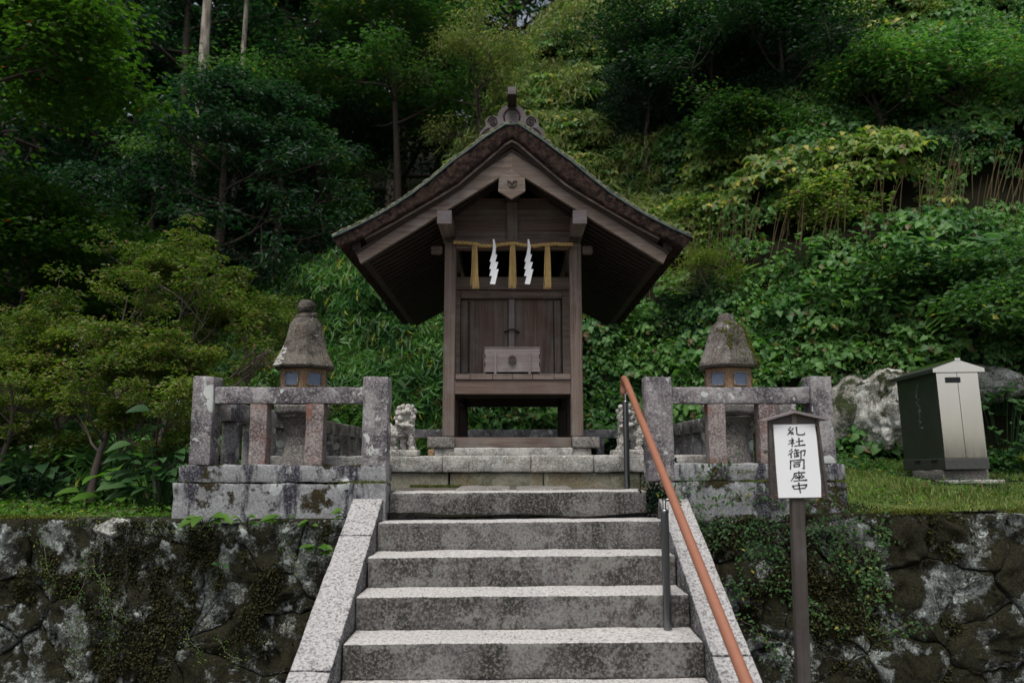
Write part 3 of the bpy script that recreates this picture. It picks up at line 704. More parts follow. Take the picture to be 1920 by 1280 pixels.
# ---- lanterns
def lantern(name_label, u, Y, roofp, fin, rot, mat, mroof, seed, dead=False):
    k = Y/F*1.02; x = xat(u, Y); zz = lambda v: zat(v, Y)
    t = thing('stone_lantern', name_label, 'lantern', (x, Y, ZL), 'stone lanterns on both sides of the shrine')
    seg = 36
    def hexm(me, p):
        for v in me.vertices:
            a = (math.atan2(v.co.y, v.co.x)-rot) % (math.pi/3)-math.pi/6
            f = (math.cos(math.pi/6)/math.cos(a)*1.05)**p; v.co.x *= f; v.co.y *= f
        return me
    def sm(pp):
        out = []
        for (r0, z0), (r1, z1) in zip(pp[:-1], pp[1:]):
            for i in range(4): out.append((r0+(r1-r0)*i/4, z0+(z1-z0)*i/4))
        return out+[pp[-1]]
    pf = [(roofp[0][0]*.6*k, zz(roofp[0][1]))]+[(r*k, zz(v)) for r, v in roofp]
    me = hexm(lathe(sm(pf), 72, 'roof', 0, 0, seed), .9)
    C_ = np.empty(len(me.vertices)*3); me.vertices.foreach_get('co', C_); C_ = C_.reshape(-1, 3); f_ = 1+.035*fbm(C_+seed, 9, seed, 4)-.03*np.clip(fbm(C_+seed, 24, seed+4, 2)-.4, 0, 1); C_[:, :2] *= f_[:, None]; me.vertices.foreach_set('co', C_.ravel())
    rfo = obj('lantern_roof', me, mroof, t, loc=(x, Y, 0))
    me = lathe(sm([(r*k, zz(v)) for r, v in fin]), 20, 'finial', 0, .006, seed+3); obj('finial', me, mroof, rfo, loc=(x, Y, 0))
    fb = 46*k
    zt2_, zb2 = zz(roofp[0][1]+1), zz(762)
    V = []; Fs = []; r0, r1 = fb, fb*1.0
    me = lathe([(fb*.97, zb2), (fb, zt2_)], 6, 'firebox', rot, smooth=False)
    fo = obj('firebox', me, M['firebox'], t, loc=(x, Y, 0))
    for i in range(6):
        a = rot+math.pi/6+i*math.pi/3; ap = fb*.985*math.cos(math.pi/6); n = Vector((math.cos(a), math.sin(a), 0)); s = Vector((-n.y, n.x, 0))
        c = Vector((x, Y, 0))+n*(ap); w = fb*.25; z0, z1 = zz(723), zz(703)
        wn = mesh('window', [tuple(c+n*.004+s*sx*w+Vector((0, 0, z))) for sx, z in ((-1, z0), (1, z0), (1, z1), (-1, z1))]+[tuple(c-n*.02+s*sx*w+Vector((0, 0, z))) for sx, z in ((-1, z0), (1, z0), (1, z1), (-1, z1))], [(0, 1, 2, 3), (4, 7, 6, 5), (0, 4, 5, 1), (2, 6, 7, 3), (1, 5, 6, 2), (0, 3, 7, 4)])
        wo = obj('window', wn, M['glass'], fo)
        V = []; Fs = []
        q = [c+n*.006+s*sx*(w+.006)+Vector((0, 0, z)) for sx, z in ((-1, z0-.006), (1, z0-.006), (1, z1+.006), (-1, z1+.006), (-1, z0-.006))]
        for i_ in range(4): tubegeo([q[i_], q[i_+1]], .007, 4, True, V, Fs)
        obj('window_frame', mesh('window_frame', V, Fs), M['plinth'], fo)
    me = hexm(lathe(sm([(46*k, zz(780)), (52*k, zz(774)), (54*k, zz(762)), (48*k, zz(758))]), seg, 'platform', 0, .003, seed), 1)
    obj('platform', me, M['plinth'], t, loc=(x, Y, 0))
    me = lathe(sm([(50*k, ZL), (50*k, ZL+.08), (40*k, ZL+.10), (34*k, zz(862)), (29*k, zz(835)), (28*k, zz(818)), (32*k, zz(800)), (40*k, zz(788)), (46*k, zz(781)), (30*k, zz(779.5))]), 28, 'stem', 0, .002, seed+7)
    obj('stem', me, M['plinth'], t, loc=(x, Y, 0)); return t
lantern('grey stone lantern left of the shrine with round ball finial and broken pale roof corner', 567, 5.95,
        [(57, 693), (60, 689), (57, 683), (48, 668), (41, 652), (36, 630), (31, 610), (22, 598)], [(14, 602), (20, 598), (20, 592), (14, 588), (11, 586), (15, 582), (17, 576), (15, 569), (8, 565), (2, 564)], R(-90-30-17), None, M['lantern'], 5)
lantern('mossy stone lantern right of the shrine with moss on its roof edge and stubby finial', 1368, 5.95,
        [(52, 692), (56, 688), (55, 681), (49, 668), (43, 652), (37, 632), (31, 615), (18, 604)], [(17, 608), (16, 600), (15, 594), (13, 590), (7, 587), (2, 586)], R(-90-30+17), None, M['lantern_moss'], 15)
_lr = [o for o in bpy.data.objects if o.name.startswith('lantern_roof')][0]
_lr.data.materials.append(M['lion'])
for p_ in _lr.data.polygons:            # the bare, broken corner shows pale stone
    c_p = p_.center; a_p = math.degrees(math.atan2(c_p.y, c_p.x)) % 360; f_p = (zat(652, 5.95)-c_p.z)/(zat(652, 5.95)-zat(691, 5.95))
    if 0 < f_p < 1.02 and abs(a_p-(224-6*f_p)) < 4+18*f_p+4*math.sin(c_p.z*160): p_.material_index = 1
# ---- guardian lions
def lion(label, cx, s, seed, Y=6.42):
    t = thing('guardian_lion', label, 'statue', (cx, Y, 1.6), 'stone guardian lions in front of the shrine')
    k = .00056; zb = zt_+.002
    import bmesh
    bm = bmesh.new()
    def el(X, Z, rx, rz, yy=0, ry=None, rot=0):
        m = Matrix.Translation((s*(X-430)*k, yy, (940-Z)*k)) @ Matrix.Rotation(-s*R(rot), 4, 'Y') @ Matrix.Diagonal((rx*k, (ry or (rx+rz)/2)*k, rz*k, 1))
        bmesh.ops.create_icosphere(bm, subdivisions=3, radius=1, matrix=m)
    for yy in (-.055, .055):
        el(555, 745, 46, 120, yy, 46); el(572, 832, 58, 30, yy, 42)          # forelegs, paws
        el(290, 700, 62, 110, yy, 52, 10); el(320, 830, 70, 30, yy, 42)      # hind legs
        el(280, 640, 95, 95, yy*.9, 70)
    el(370, 600, 150, 95, 0, 100, -25); el(500, 570, 100, 130, 0, 110); el(470, 470, 130, 120, 0, 130)
    el(470, 350, 125, 115, -.01, 125)
    el(560, 390, 62, 50, -.045, 70); el(540, 440, 60, 24, -.05, 60)           # muzzle, jaw
    el(560, 335, 26, 20, -.075); el(600, 370, 24, 22, -.06)                   # eye, nose
    for X, Z, yy in ((370, 250, -.03), (430, 225, -.05), (490, 215, 0), (560, 235, -.04), (350, 330, -.06), (330, 400, -.05), (360, 470, -.07), (430, 500, -.08), (590, 290, 0), (400, 400, -.08), (440, 320, -.09), (510, 290, -.09), (320, 300, .02), (500, 500, -.085), (560, 520, -.07)):
        el(X, Z, 40, 38, yy)
    el(210, 560, 50, 110, 0, 60, -15); el(190, 470, 45, 60, 0)                # upright tail
    me = bpy.data.meshes.new('body'); bm.to_mesh(me); bm.free()
    b = obj('body', me, M['lion'], t, loc=(cx, Y, zb))
    r = b.modifiers.new('skin', 'REMESH'); r.mode = 'VOXEL'; r.voxel_size = .0075
    sm = b.modifiers.new('smooth', 'SMOOTH'); sm.factor = .6; sm.iterations = 3
    tx = bpy.data.textures.new('weather', 'CLOUDS'); tx.noise_scale = .022; tx.noise_depth = 2
    d = b.modifiers.new('weather', 'DISPLACE'); d.texture = tx; d.strength = .016; d.mid_level = .5
    block('plinth', M['lion'], t, cx-s*0-.15, cx+.13 if s > 0 else cx+.15, Y-.1, Y+.1, zb-.001, zb+85*k, .008, .02, .004, seed)
lion('weathered stone guardian lion left of the shrine, partly hidden by the left fence post', xat(757, 6.42), 1, 301)
lion('weathered stone guardian lion right of the shrine, behind the steel handrail post', xat(1179, 6.42), -1, 311)
block('loose_stone', M['firebox'], None, xat(802, 6.55), xat(815, 6.55), 6.55, 6.62, zt_-.01, zat(842, 6.55), .015, .012, .004, 330)
tag(bpy.data.objects['loose_stone'], 'small brownish stone lying on the podium beside the left pillar base', 'stone')

# ---- handrail
hr = thing('handrail', 'terracotta coloured handrail on steel posts running down the right side of the steps', 'handrail', (.85, 4.3, .68))
xh = .872
pts = [(xh-.0, 6.06, 1.60+.50), (xh-.012, 6.09, 1.60+.545), (xh-.01, 6.06, 1.60+.605), (xh-.004, 5.99, 1.60+.615), (xh, 5.90, 1.60+.575)]
pts = [(xh, 6.03, 2.08), (xh, 6.075, 2.10), (xh, 6.095, 2.14), (xh, 6.08, 2.185), (xh, 6.03, 2.20), (xh, 5.95, 2.175), (xh, 5.75, 2.08), (xh, 3.04, .765), (xh, 1.9, .21), (xh, 1.6, .08)]
tube('rail', pts, .0245, M['rail'], hr, 18)
for (x, y, z0, z1) in ((.838, 5.75, ZL-.01, 2.035), (.825, 4.30, .684, 1.345)):
    po = tube('post', [(x, y, z0), (x, y, z0+.003), (x, y, z1-.049), (x, y, z1-.045)], .0215, M['steel'], hr, 20)
    V = []; Fs = []
    tubegeo([(x, y, z1-.045), (x, y, z1-.03), (x, y, z1-.028), (x, y, z1+.02)], [.024, .022, .009, .009], 12, True, V, Fs)
    tubegeo([(x, y, z1+.015), (x+.012, y-.005, z1+.022), (xh, y, z1+.03)], .008, 8, True, V, Fs)
    obj('post_cap', mesh('post_cap', V, Fs, True), M['steel'], po)

# ---- notice board
YN2 = 3.90
sg = thing('notice_board', 'wooden notice board on a post with white paper of six brushed characters', 'sign', (xat(1505, YN2), YN2, 0))
def P2(u, v, Y=YN2): return at(u, v, Y)
pb0 = P2(1505, 1280, YN2+.03); pb0 = pb0+(pb0-P2(1491, 935, YN2+.03))*.35; pb0.z = max(pb0.z, -.02)
beam('pole', pb0, P2(1489.5, 800, YN2+.03), .045, .064, M['wood_sign'], sg, up=(1, 0, 0), bev=.004)
def poly3(name, q, th, mat, parent, Y, dy=0):
    V = [(*P2(u, v, Y),) for u, v in q]; V = [Vector(v) for v in V]
    n = len(V); VV = [(v.x, v.y+dy, v.z) for v in V]+[(v.x, v.y+dy+th, v.z) for v in V]
    Fs = [tuple(range(n)), tuple(range(2*n-1, n-1, -1))]+[(i+1 if i+1 < n else 0, i, i+n, (i+1) % n+n)[::1] for i in range(n)]
    me = mesh(name, VV, Fs)
    import bmesh; bm = bmesh.new(); bm.from_mesh(me); bmesh.ops.recalc_face_normals(bm, faces=bm.faces); bm.to_mesh(me); bm.free()
    return obj(name, me, mat, parent)
z4 = lambda x, y: (1420+x/6.4, 760+y/6.4)
bd = poly3('board', [z4(138, 180), z4(425, 95), z4(708, 160), z4(842, 1110), z4(160, 1115)], .02, M['wood_sign'], sg, YN2)
for a, b in (((138, 180), (160, 1112)), ((700, 165), (830, 1108))):
    w = 26
    poly3('side_strip', [z4(a[0]-4, a[1]), z4(a[0]+w, a[1]-4), z4(b[0]+w, b[1]), z4(b[0]-4, b[1])], .03, M['wood_sign'], bd, YN2, -.008)
poly3('centre_strip', [z4(405, 100), z4(465, 100), z4(472, 215), z4(408, 215)], .006, M['wood'], bd, YN2, -.007)
for q in ([(28, 180), (42, 196), (425, 92), (425, 62)], [(425, 62), (425, 92), (826, 182), (836, 155)]):
    poly3('cap_board', [z4(*p) for p in q], .075, M['wood_grey'], sg, YN2, -.03)
poly3('peg', [z4(92, 535), z4(150, 530), z4(150, 572), z4(95, 575)], .02, M['wood_sign'], bd, YN2, .001)
ppr = poly3('paper', [z4(187, 228), z4(440, 226), z4(686, 222), z4(712, 420), z4(742, 740), z4(760, 900), z4(763, 1098), z4(500, 1103), z4(250, 1106), z4(224, 780), z4(205, 480)], .002, M['paper'], sg, YN2, -.004)
for p in ((172, 262), (696, 240), (222, 1083), (790, 1080)):
    c = P2(*z4(*p)); obj('nail', lathe([(.003, -.006), (.006, 0), (.003, .004)], 8, 'nail'), M['rust'], bd, M=Matrix.Translation(c+Vector((0, -.012, 0))) @ Matrix.Rotation(R(90), 4, 'X'))
chars = {
 'ko': [[(397, 258, 9), (366, 292, 7), (392, 303, 8)], [(430, 270, 9), (405, 300, 7), (370, 330, 6)], [(368, 331, 7), (428, 320, 9)], [(404, 322, 9), (405, 352, 6)], [(378, 336, 8), (354, 352, 4)], [(414, 332, 5), (432, 346, 11)],
        [(464, 255, 13), (468, 300, 9), (470, 338, 11), (486, 350, 9), (530, 350, 8), (560, 345, 11), (566, 320, 3)]],
 'sha': [[(404, 388, 6), (420, 402, 12)], [(372, 424, 6), (432, 412, 11)], [(434, 413, 10), (402, 445, 7), (362, 468, 3)], [(410, 438, 9), (414, 470, 9), (413, 494, 10)], [(420, 440, 5), (440, 456, 11)],
         [(456, 434, 7), (500, 428, 6), (546, 421, 12)], [(493, 387, 14), (497, 430, 9), (498, 477, 11)], [(438, 486, 7), (500, 478, 6), (572, 470, 14)]],
 'go': [[(414, 518, 10), (396, 538, 7), (374, 552, 3)], [(422, 546, 10), (396, 574, 7), (362, 592, 3)], [(398, 574, 9), (402, 604, 10), (402, 630, 12)],
        [(458, 518, 10), (436, 550, 4)], [(446, 541, 6), (496, 532, 9)], [(430, 572, 6), (504, 560, 10)], [(468, 538, 9), (470, 608, 8)], [(470, 590, 6), (492, 585, 9)], [(444, 580, 9), (447, 612, 8)], [(434, 616, 7), (500, 602, 10)],
        [(512, 545, 7), (570, 535, 11), (564, 575, 8), (558, 598, 10), (544, 594, 3)], [(518, 545, 11), (520, 600, 9), (518, 636, 10)]],
 'do': [[(394, 655, 12), (396, 710, 9), (392, 764, 11)], [(396, 662, 7), (470, 654, 7), (556, 648, 12), (555, 700, 10), (556, 756, 14), (534, 752, 4)], [(426, 684, 6), (518, 676, 10)], [(434, 704, 11), (440, 740, 9)], [(436, 706, 6), (504, 700, 10), (498, 732, 9)], [(440, 734, 6), (500, 726, 8)]],
 'za': [[(492, 786, 8), (496, 806, 12)], [(436, 812, 7), (570, 800, 11)], [(441, 812, 11), (434, 856, 9), (398, 908, 4)], [(464, 824, 9), (446, 866, 4)], [(462, 842, 5), (482, 862, 10)], [(530, 818, 9), (504, 858, 4)], [(528, 834, 5), (562, 856, 11)],
        [(494, 822, 11), (498, 896, 9)], [(450, 870, 6), (546, 860, 10)], [(432, 906, 7), (510, 896, 6), (594, 892, 14)]],
 'chu': [[(414, 958, 13), (430, 980, 9), (440, 1000, 8)], [(416, 964, 7), (500, 954, 7), (592, 948, 13), (578, 972, 9), (566, 992, 8)], [(438, 1000, 7), (572, 988, 9)], [(492, 922, 15), (500, 985, 9), (514, 1048, 10)]]}
for ck, strokes in chars.items():
    V = []; Fs = []
    for st in strokes:
        pts = [st[0]]
        for a, b in zip(st[:-1], st[1:]):
            for i in range(1, 4): t = i/3; pts.append(tuple(a[j]*(1-t)+b[j]*t for j in range(3)))
        b = len(V)
        for i, (x, y, w) in enumerate(pts):
            p, q = pts[max(i-1, 0)], pts[min(i+1, len(pts)-1)]; dx, dy = q[0]-p[0], q[1]-p[1]; L = math.hypot(dx, dy) or 1; w = w*.70+.8
            for sgn in (-1, 1):
                P_ = P2(*z4(x-dy/L*w*sgn, y+dx/L*w*sgn)); V.append((P_.x, P_.y-.0052, P_.z))
        Fs += [(b+2*i, b+2*i+1, b+2*i+3, b+2*i+2) for i in range(len(pts)-1)]
    obj('character', mesh('character', V, Fs), M['ink'], ppr)

# ---- stainless cabinet
YC = 7.1
cx_0, cx_1 = xat(1767, YC), xat(1846, YC); cz0, cz1 = zat(881, YC), zat(693, YC)
cb = thing('steel_cabinet', 'stainless steel equipment cabinet with gabled lid standing on the grass at right', 'cabinet', (4.1, 7.4, 1.38))
mid = (cx_0+cx_1)/2; zsk = zat(860, YC)
block('body', M['side_steel'], cb, cx_0+.002, cx_1-.002, YC+.012, YC+.75, zsk-.002, cz1-.004, .004)
for a, b in ((cx_0, mid-.002), (mid+.002, cx_1)): 
    d_ = block('door', M['stainless'], cb, a, b, YC, YC+.012, zsk+.003, cz1, .003)
block('skirt', M['dirtymetal'], cb, cx_0-.008, cx_1+.008, YC-.008, YC+.757, cz0, zsk, .004)
for y in (YC+.12, YC+.42): block('vent', M['black'], cb, cx_0-.012, cx_0-.009, y, y+.10, zsk-.03, zsk-.01, .001)
block('handle', M['black'], cb, xat(1785, YC-.012), xat(1812, YC-.012), YC-.014, YC-.001, zat(718, YC), zat(708, YC), .003)
ze = zat(692, YC); zpk = zat(676, YC)
lidp = [(cx_0-.045, ze), (mid, zpk), (cx_1+.045, ze), (cx_1+.045, ze-.035), (cx_0-.045, ze-.035)]
lid = obj('lid', prism(lidp, YC-.03, YC+.80, 'lid'), M['side_steel'], cb)
obj('lid_front', prism([(x, z) for x, z in lidp], YC-.034, YC-.031, 'lid_front'), M['stainless'], lid)
block('ridge_cap', M['stainless'], lid, mid-.026, mid+.026, YC-.036, YC+.80, zpk-.012, zpk+.018, .004)
block('pedestal', M['plinth'], cb, mid-.20, mid+.22, YC+.05, YC+.6, 1.36, cz0, .01, .05, .004, 340)
block('concrete_slab', M['podium'], cb, cx_0-.02, cx_1+.10, YC-.06, YC+.75, 1.30, 1.385, .01, .05, .005, 341)
V = []; Fs = []                       # worn pale paint marks on the cabinet's side
rr = random.Random(4)
for k in range(16):
    y = YC+.37+rr.uniform(-.028, .028); z = 2.28-k*.027; w, h = rr.uniform(.012, .034), rr.uniform(.006, .012); b = len(V)
    for i in range(6): a = i*1.047+rr.uniform(-.3, .3); V.append((cx_0+.0005, y+math.cos(a)*w, z+math.sin(a)*h))
    Fs.append(tuple(range(b, b+6)))
obj('worn_paint_marks', mesh('worn_paint_marks', V, Fs), flat('worn_paint', (.22, .23, .25), .7, nsc=70, var=.9), cb)

cb.rotation_euler = (R(-1.4), R(-.8), 0)
# ================================================================== RETAINING WALLS (large irregular stones)
def clip(poly, a, b, c):
    out = []
    for i in range(len(poly)):
        p, q = poly[i], poly[(i+1) % len(poly)]; dp, dq = a*p[0]+b*p[1]-c, a*q[0]+b*q[1]-c
        if dp <= 0: out.append(p)
        if dp*dq < 0: t = dp/(dp-dq); out.append((p[0]+(q[0]-p[0])*t, p[1]+(q[1]-p[1])*t))
    return out
def retaining(label, x0, x1, ztop, seed, ybase=5.17):
    rr = random.Random(seed); H = ztop
    t = thing('retaining_wall', label, 'stone wall', ((x0+x1)/2, ybase+.2, 0))
    bat = .10
    V = [(x0, ybase+.07-.0, ztop-.03), (x1, ybase+.07, ztop-.03), (x1, ybase+.07-bat*H, -.1), (x0, ybase+.07-bat*H, -.1), (x0, ybase+.45, ztop-.03), (x1, ybase+.45, ztop-.03), (x1, ybase+.45, -.1), (x0, ybase+.45, -.1)]
    obj('backing', mesh('backing', V, [(0, 3, 2, 1), (0, 1, 5, 4), (4, 5, 6, 7), (0, 4, 7, 3), (1, 2, 6, 5)]), M['joint'], t)
    sites = []; sx, sz = .40, .34; row = 0; z = ztop-.10
    while z > -.3:
        x = x0-.2+(row % 2)*sx/2
        while x < x1+.3: sites.append((x+rr.uniform(-.19, .19), z+rr.uniform(-.15, .15))); x += sx*rr.uniform(.75, 1.35)
        z -= sz; row += 1
    for i, s in enumerate(sites):
        poly = [(x0, -.08), (x1, -.08), (x1, ztop), (x0, ztop)]
        for j, q in enumerate(sites):
            if j != i and math.hypot(q[0]-s[0], q[1]-s[1]) < 1.2:
                a, b = q[0]-s[0], q[1]-s[1]; L = math.hypot(a, b); c = (a*(q[0]+s[0])+b*(q[1]+s[1]))/2
                poly = clip(poly, a/L, b/L, c/L-.0015)
                if len(poly) < 3: break
        if len(poly) < 3: continue
        cxx = sum(p[0] for p in poly)/len(poly); czz = sum(p[1] for p in poly)/len(poly)
        out = []
        for a, b in zip(poly, poly[1:]+poly[:1]):
            n = max(1, int(math.hypot(a[0]-b[0], a[1]-b[1])/.03))
            for k in range(n): out.append((a[0]+(b[0]-a[0])*k/n, a[1]+(b[1]-a[1])*k/n))
        wob = np.array([(x, 0, z) for x, z in out]); wx, wz = .03*fbm(wob, 6, 500, 3), .03*fbm(wob, 6, 510, 3); out = [(x+wx[i_], z+wz[i_] if z < ztop-.01 else z) for i_, (x, z) in enumerate(out)]
        if len(out) < 5: continue
        rings = [(1, .16), (1, .012), (.975, -.002), (.93, -.010), (.84, -.016), (.73, -.018), (.62, -.020), (.50, -.021), (.38, -.022), (.25, -.023), (.12, -.024)]
        V = []; n = len(out)
        tl = (rr.uniform(-.08, .08), rr.uniform(-.10, .05)); dep = rr.uniform(-.02, .02)
        for r, d in rings:
            for (x, z) in out:
                X, Z = cxx+(x-cxx)*r, czz+(z-czz)*r
                V.append((X, ybase+d+dep*(d < .1)-bat*(ztop-Z)+tl[0]*(X-cxx)+tl[1]*(Z-czz), Z))
        V.append((cxx, ybase-.024+dep-bat*(ztop-czz), czz)); V = np.array(V)
        dis = .050*fbm(V, 3.5, seed, 4)+.018*fbm(V, 16, seed+5, 3)-.03*np.clip(np.abs(vn(V, 7, seed+8))*-6+1, 0, 1); m_ = np.ones(len(V)); m_[:n] = 0; V[:, 1] += dis*m_
        Fs = []
        for r in range(len(rings)-1):
            for k in range(n): Fs.append((r*n+k, r*n+(k+1) % n, (r+1)*n+(k+1) % n, (r+1)*n+k))
        e = len(V)-1; b = (len(rings)-1)*n
        for k in range(n): Fs.append((b+k, b+(k+1) % n, e))
        c = Vector((cxx, ybase, czz)); V = V-np.array(c)
        obj('wall_stone', mesh('wall_stone', V, Fs, True), M['wall'], t, loc=c)
    return t
retaining('dark mossy retaining wall of big rough stones left of the steps', -6.2, -1.03, 1.20, 21, 5.21)
retaining('ivy-grown retaining wall of big rough stones right of the steps', 1.14, 6.4, 1.235, 33, 5.21)
# ================================================================== TERRAIN
def ss(a, b, x): t = np.clip((x-a)/(b-a), 0, 1); return t*t*(3-2*t)
def foot(x): return np.interp(x, [-9, -6, -4, -2, 0, 2, 3, 4, 5, 8, 12, 30], [15, 13.2, 12.0, 11.6, 11.4, 11.3, 10.4, 9.6, 9.1, 8.7, 8.6, 9])
def cap(x): return np.interp(x, [-9, -7, -5.6, -4.2, -3, -1.5, -.5, .5, 2, 4, 8, 30], [.1, .5, 1.4, 2.2, 3.0, 4.2, 5.6, 8, 10, 12, 16, 22])
def Tz(x, y):
    x = np.asarray(x, float); y = np.asarray(y, float)
    P = np.stack([x, y, 0*x], 1)
    left = 1.17+np.clip(y-5.2, 0, 6)*.045+np.clip(y-10, 0, 5)*.05
    right = np.interp(y, [5.2, 6, 7.1, 9, 14], [1.235, 1.30, 1.375, 1.50, 1.7])
    base = left+(right-left)*ss(-.5, .5, x)
    inside = ss(-2.25, -2.1, x)*(1-ss(2.1, 2.25, x))*(1-ss(10.8, 11.2, y))
    base = base*(1-inside)+(1.22)*inside
    s = y-foot(x)-.25*vn(P, .6, 3)
    cliff = 1.05*ss(0, .35, s)*ss(-7, -4, x)
    slope = 1.62*np.clip(s-.2, 0, 60)
    terr = .55*np.sin(slope*1.25+.7*vn(P, .3, 5)*2+.25*x)*ss(.5, 2, slope)
    hill = cliff+slope+terr+.35*fbm(P, .55, 9, 3)*ss(.3, 1.5, s)
    c = cap(x)+.30*np.clip(s, 0, 60)
    k = 1.2; hill = -np.log(np.exp(-hill/k)+np.exp(-np.clip(c, -5, 60)/k))*k; hill = np.where(s < 0, 0, np.clip(hill, 0, 99))
    forest = 2.1+np.clip(y-14, 0, 80)*.52+.5*fbm(P, .25, 21, 3)
    z = base+hill
    z = np.where(y > 13, np.maximum(z, forest*ss(13, 16, y)), z)
    return z+.02*fbm(P, 2.5, 30, 2)
def terrain():
    xs = np.concatenate([np.linspace(-70, -16, 22), np.arange(-15, 16, .22), np.linspace(17, 70, 22)])
    ys = np.concatenate([np.arange(5.23, 22, .2), np.linspace(22.5, 110, 50)])
    X, Y = np.meshgrid(xs, ys); Z = Tz(X.ravel(), Y.ravel())
    V = np.stack([X.ravel(), Y.ravel(), Z], 1); n = len(xs)
    Fs = [(j*n+i, j*n+i+1, (j+1)*n+i+1, (j+1)*n+i) for j in range(len(ys)-1) for i in range(n-1)]
    return mesh('hillside', V, Fs, True)
tag(obj('hillside', terrain(), M['soil']), kind='structure')
tag(obj('ground', mesh('ground', [(-120, -120, 0), (120, -120, 0), (120, 5.6, 0), (-120, 5.6, 0)], [(0, 1, 2, 3)]), M['dirt']), kind='structure')

# ================================================================== LEAVES
def leafgeo(C, Nn, D, Ln, Wd, droop=.25, six=False):
    """bent leaves at C, facing Nn, growing along D; each 4 (or 6) triangles"""
    C, Nn, D = map(np.asarray, (C, Nn, D)); n = len(C)
    D = D/np.linalg.norm(D, axis=1, keepdims=True); Nn = Nn-D*(Nn*D).sum(1)[:, None]
    Nn = Nn/(np.linalg.norm(Nn, axis=1, keepdims=True)+1e-9); Sd = np.cross(D, Nn)
    L = np.asarray(Ln)[:, None]; Wi = np.asarray(Wd)[:, None]
    if six:
        pts = [C, C+D*L*.33+Sd*Wi*.5+Nn*Wi*.12, C+D*L*.33-Sd*Wi*.5+Nn*Wi*.12, C+D*L*.38, C+D*L*.75+Sd*Wi*.30-Nn*L*droop*.35+Nn*Wi*.08, C+D*L*.75-Sd*Wi*.30-Nn*L*droop*.35+Nn*Wi*.08, C+D*L*.97-Nn*L*droop]
        tr = [(0, 3, 1), (0, 2, 3), (1, 3, 4), (3, 2, 5), (3, 6, 4), (3, 5, 6)]
    else:
        pts = [C, C+D*L*.45+Sd*Wi*.5+Nn*Wi*.15, C+D*L*.45-Sd*Wi*.5+Nn*Wi*.15, C+D*L-Nn*L*droop]
        tr = [(0, 3, 1), (0, 2, 3)]
    k = len(pts); V = np.stack(pts, 1).reshape(-1, 3); T = (np.arange(n)[:, None, None]*k+np.array(tr)[None]).reshape(-1, 3)
    return V, T, k
def leafmesh(name, parts, rnd=None):
    Vs, Ts, Rs = [], [], []; b = 0
    for V, T, k in parts:
        Vs.append(V); Ts.append(T+b); b += len(V); Rs.append(np.repeat(np.random.rand(len(V)//k), k))
    V = np.concatenate(Vs); T = np.concatenate(Ts).astype(np.int32); r = np.concatenate(Rs)
    me = bpy.data.meshes.new(name); me.vertices.add(len(V)); me.vertices.foreach_set('co', V.astype(np.float32).ravel())
    me.loops.add(T.size); me.loops.foreach_set('vertex_index', T.ravel()); me.polygons.add(len(T))
    me.polygons.foreach_set('loop_start', np.arange(0, T.size, 3, dtype=np.int32)); me.polygons.foreach_set('loop_total', np.full(len(T), 3, np.int32))
    me.update(calc_edges=True); a = me.attributes.new('rnd', 'FLOAT', 'POINT'); a.data.foreach_set('value', r.astype(np.float32)); return me
def unit(n, up=0.0):
    v = np.random.randn(n, 3); v[:, 2] += up; return v/np.linalg.norm(v, axis=1, keepdims=True)
def patch(kind, n, rad):
    """a patch of foliage about the origin, growing along +Z"""
    r = rad*np.sqrt(np.random.rand(n)); a = np.random.rand(n)*6.283; h = np.random.rand(n)**.7
    if kind == 'broad':
        C = np.stack([r*np.cos(a), r*np.sin(a), .02+h*.20*(1-(r/rad)**2*.6)], 1); N = unit(n, 1.5); D = unit(n); D[:, 2] = -.25+.3*D[:, 2]
        L = np.random.uniform(.045, .105, n); return leafgeo(C, N, D, L, L*.68, .25)
    if kind == 'small':
        C = np.stack([r*np.cos(a), r*np.sin(a), .02+h*.22*(1-(r/rad)**2*.6)], 1); N = unit(n, 1.0); D = unit(n, .2)
        L = np.random.uniform(.022, .05, n); return leafgeo(C, N, D, L, L*.5, .15)
    if kind == 'blade':
        C = np.stack([r*np.cos(a), r*np.sin(a), .05+h*.30], 1); N = unit(n, .6); D = unit(n); D[:, 2] = -.6+.4*D[:, 2]
        L = np.random.uniform(.10, .22, n); return leafgeo(C, N, D, L, L*.13, .2)
    if kind == 'tri':       # kudzu like: three round leaflets on a stalk
        C = np.stack([r*np.cos(a), r*np.sin(a), .06+h*.16], 1); out = []
        az = np.random.rand(n)*6.283; L = np.random.uniform(.06, .12, n); N = unit(n, 2.5)
        for da in (-1.7, 0, 1.7): out.append(np.stack([np.cos(az+da), np.sin(az+da), np.full(n, -.25)], 1))
        return leafgeo(np.repeat(C, 3, 0), np.repeat(N, 3, 0), np.stack(out, 1).reshape(-1, 3), np.repeat(L, 3), np.repeat(L*.8, 3), .3, True)
def collection(name, items):
    c = bpy.data.collections.new(name)
    for k, (me, mat) in enumerate(items):
        me.materials.append(mat); o = bpy.data.objects.new('%s_%02d' % (name, k), me); c.objects.link(o)
    return c
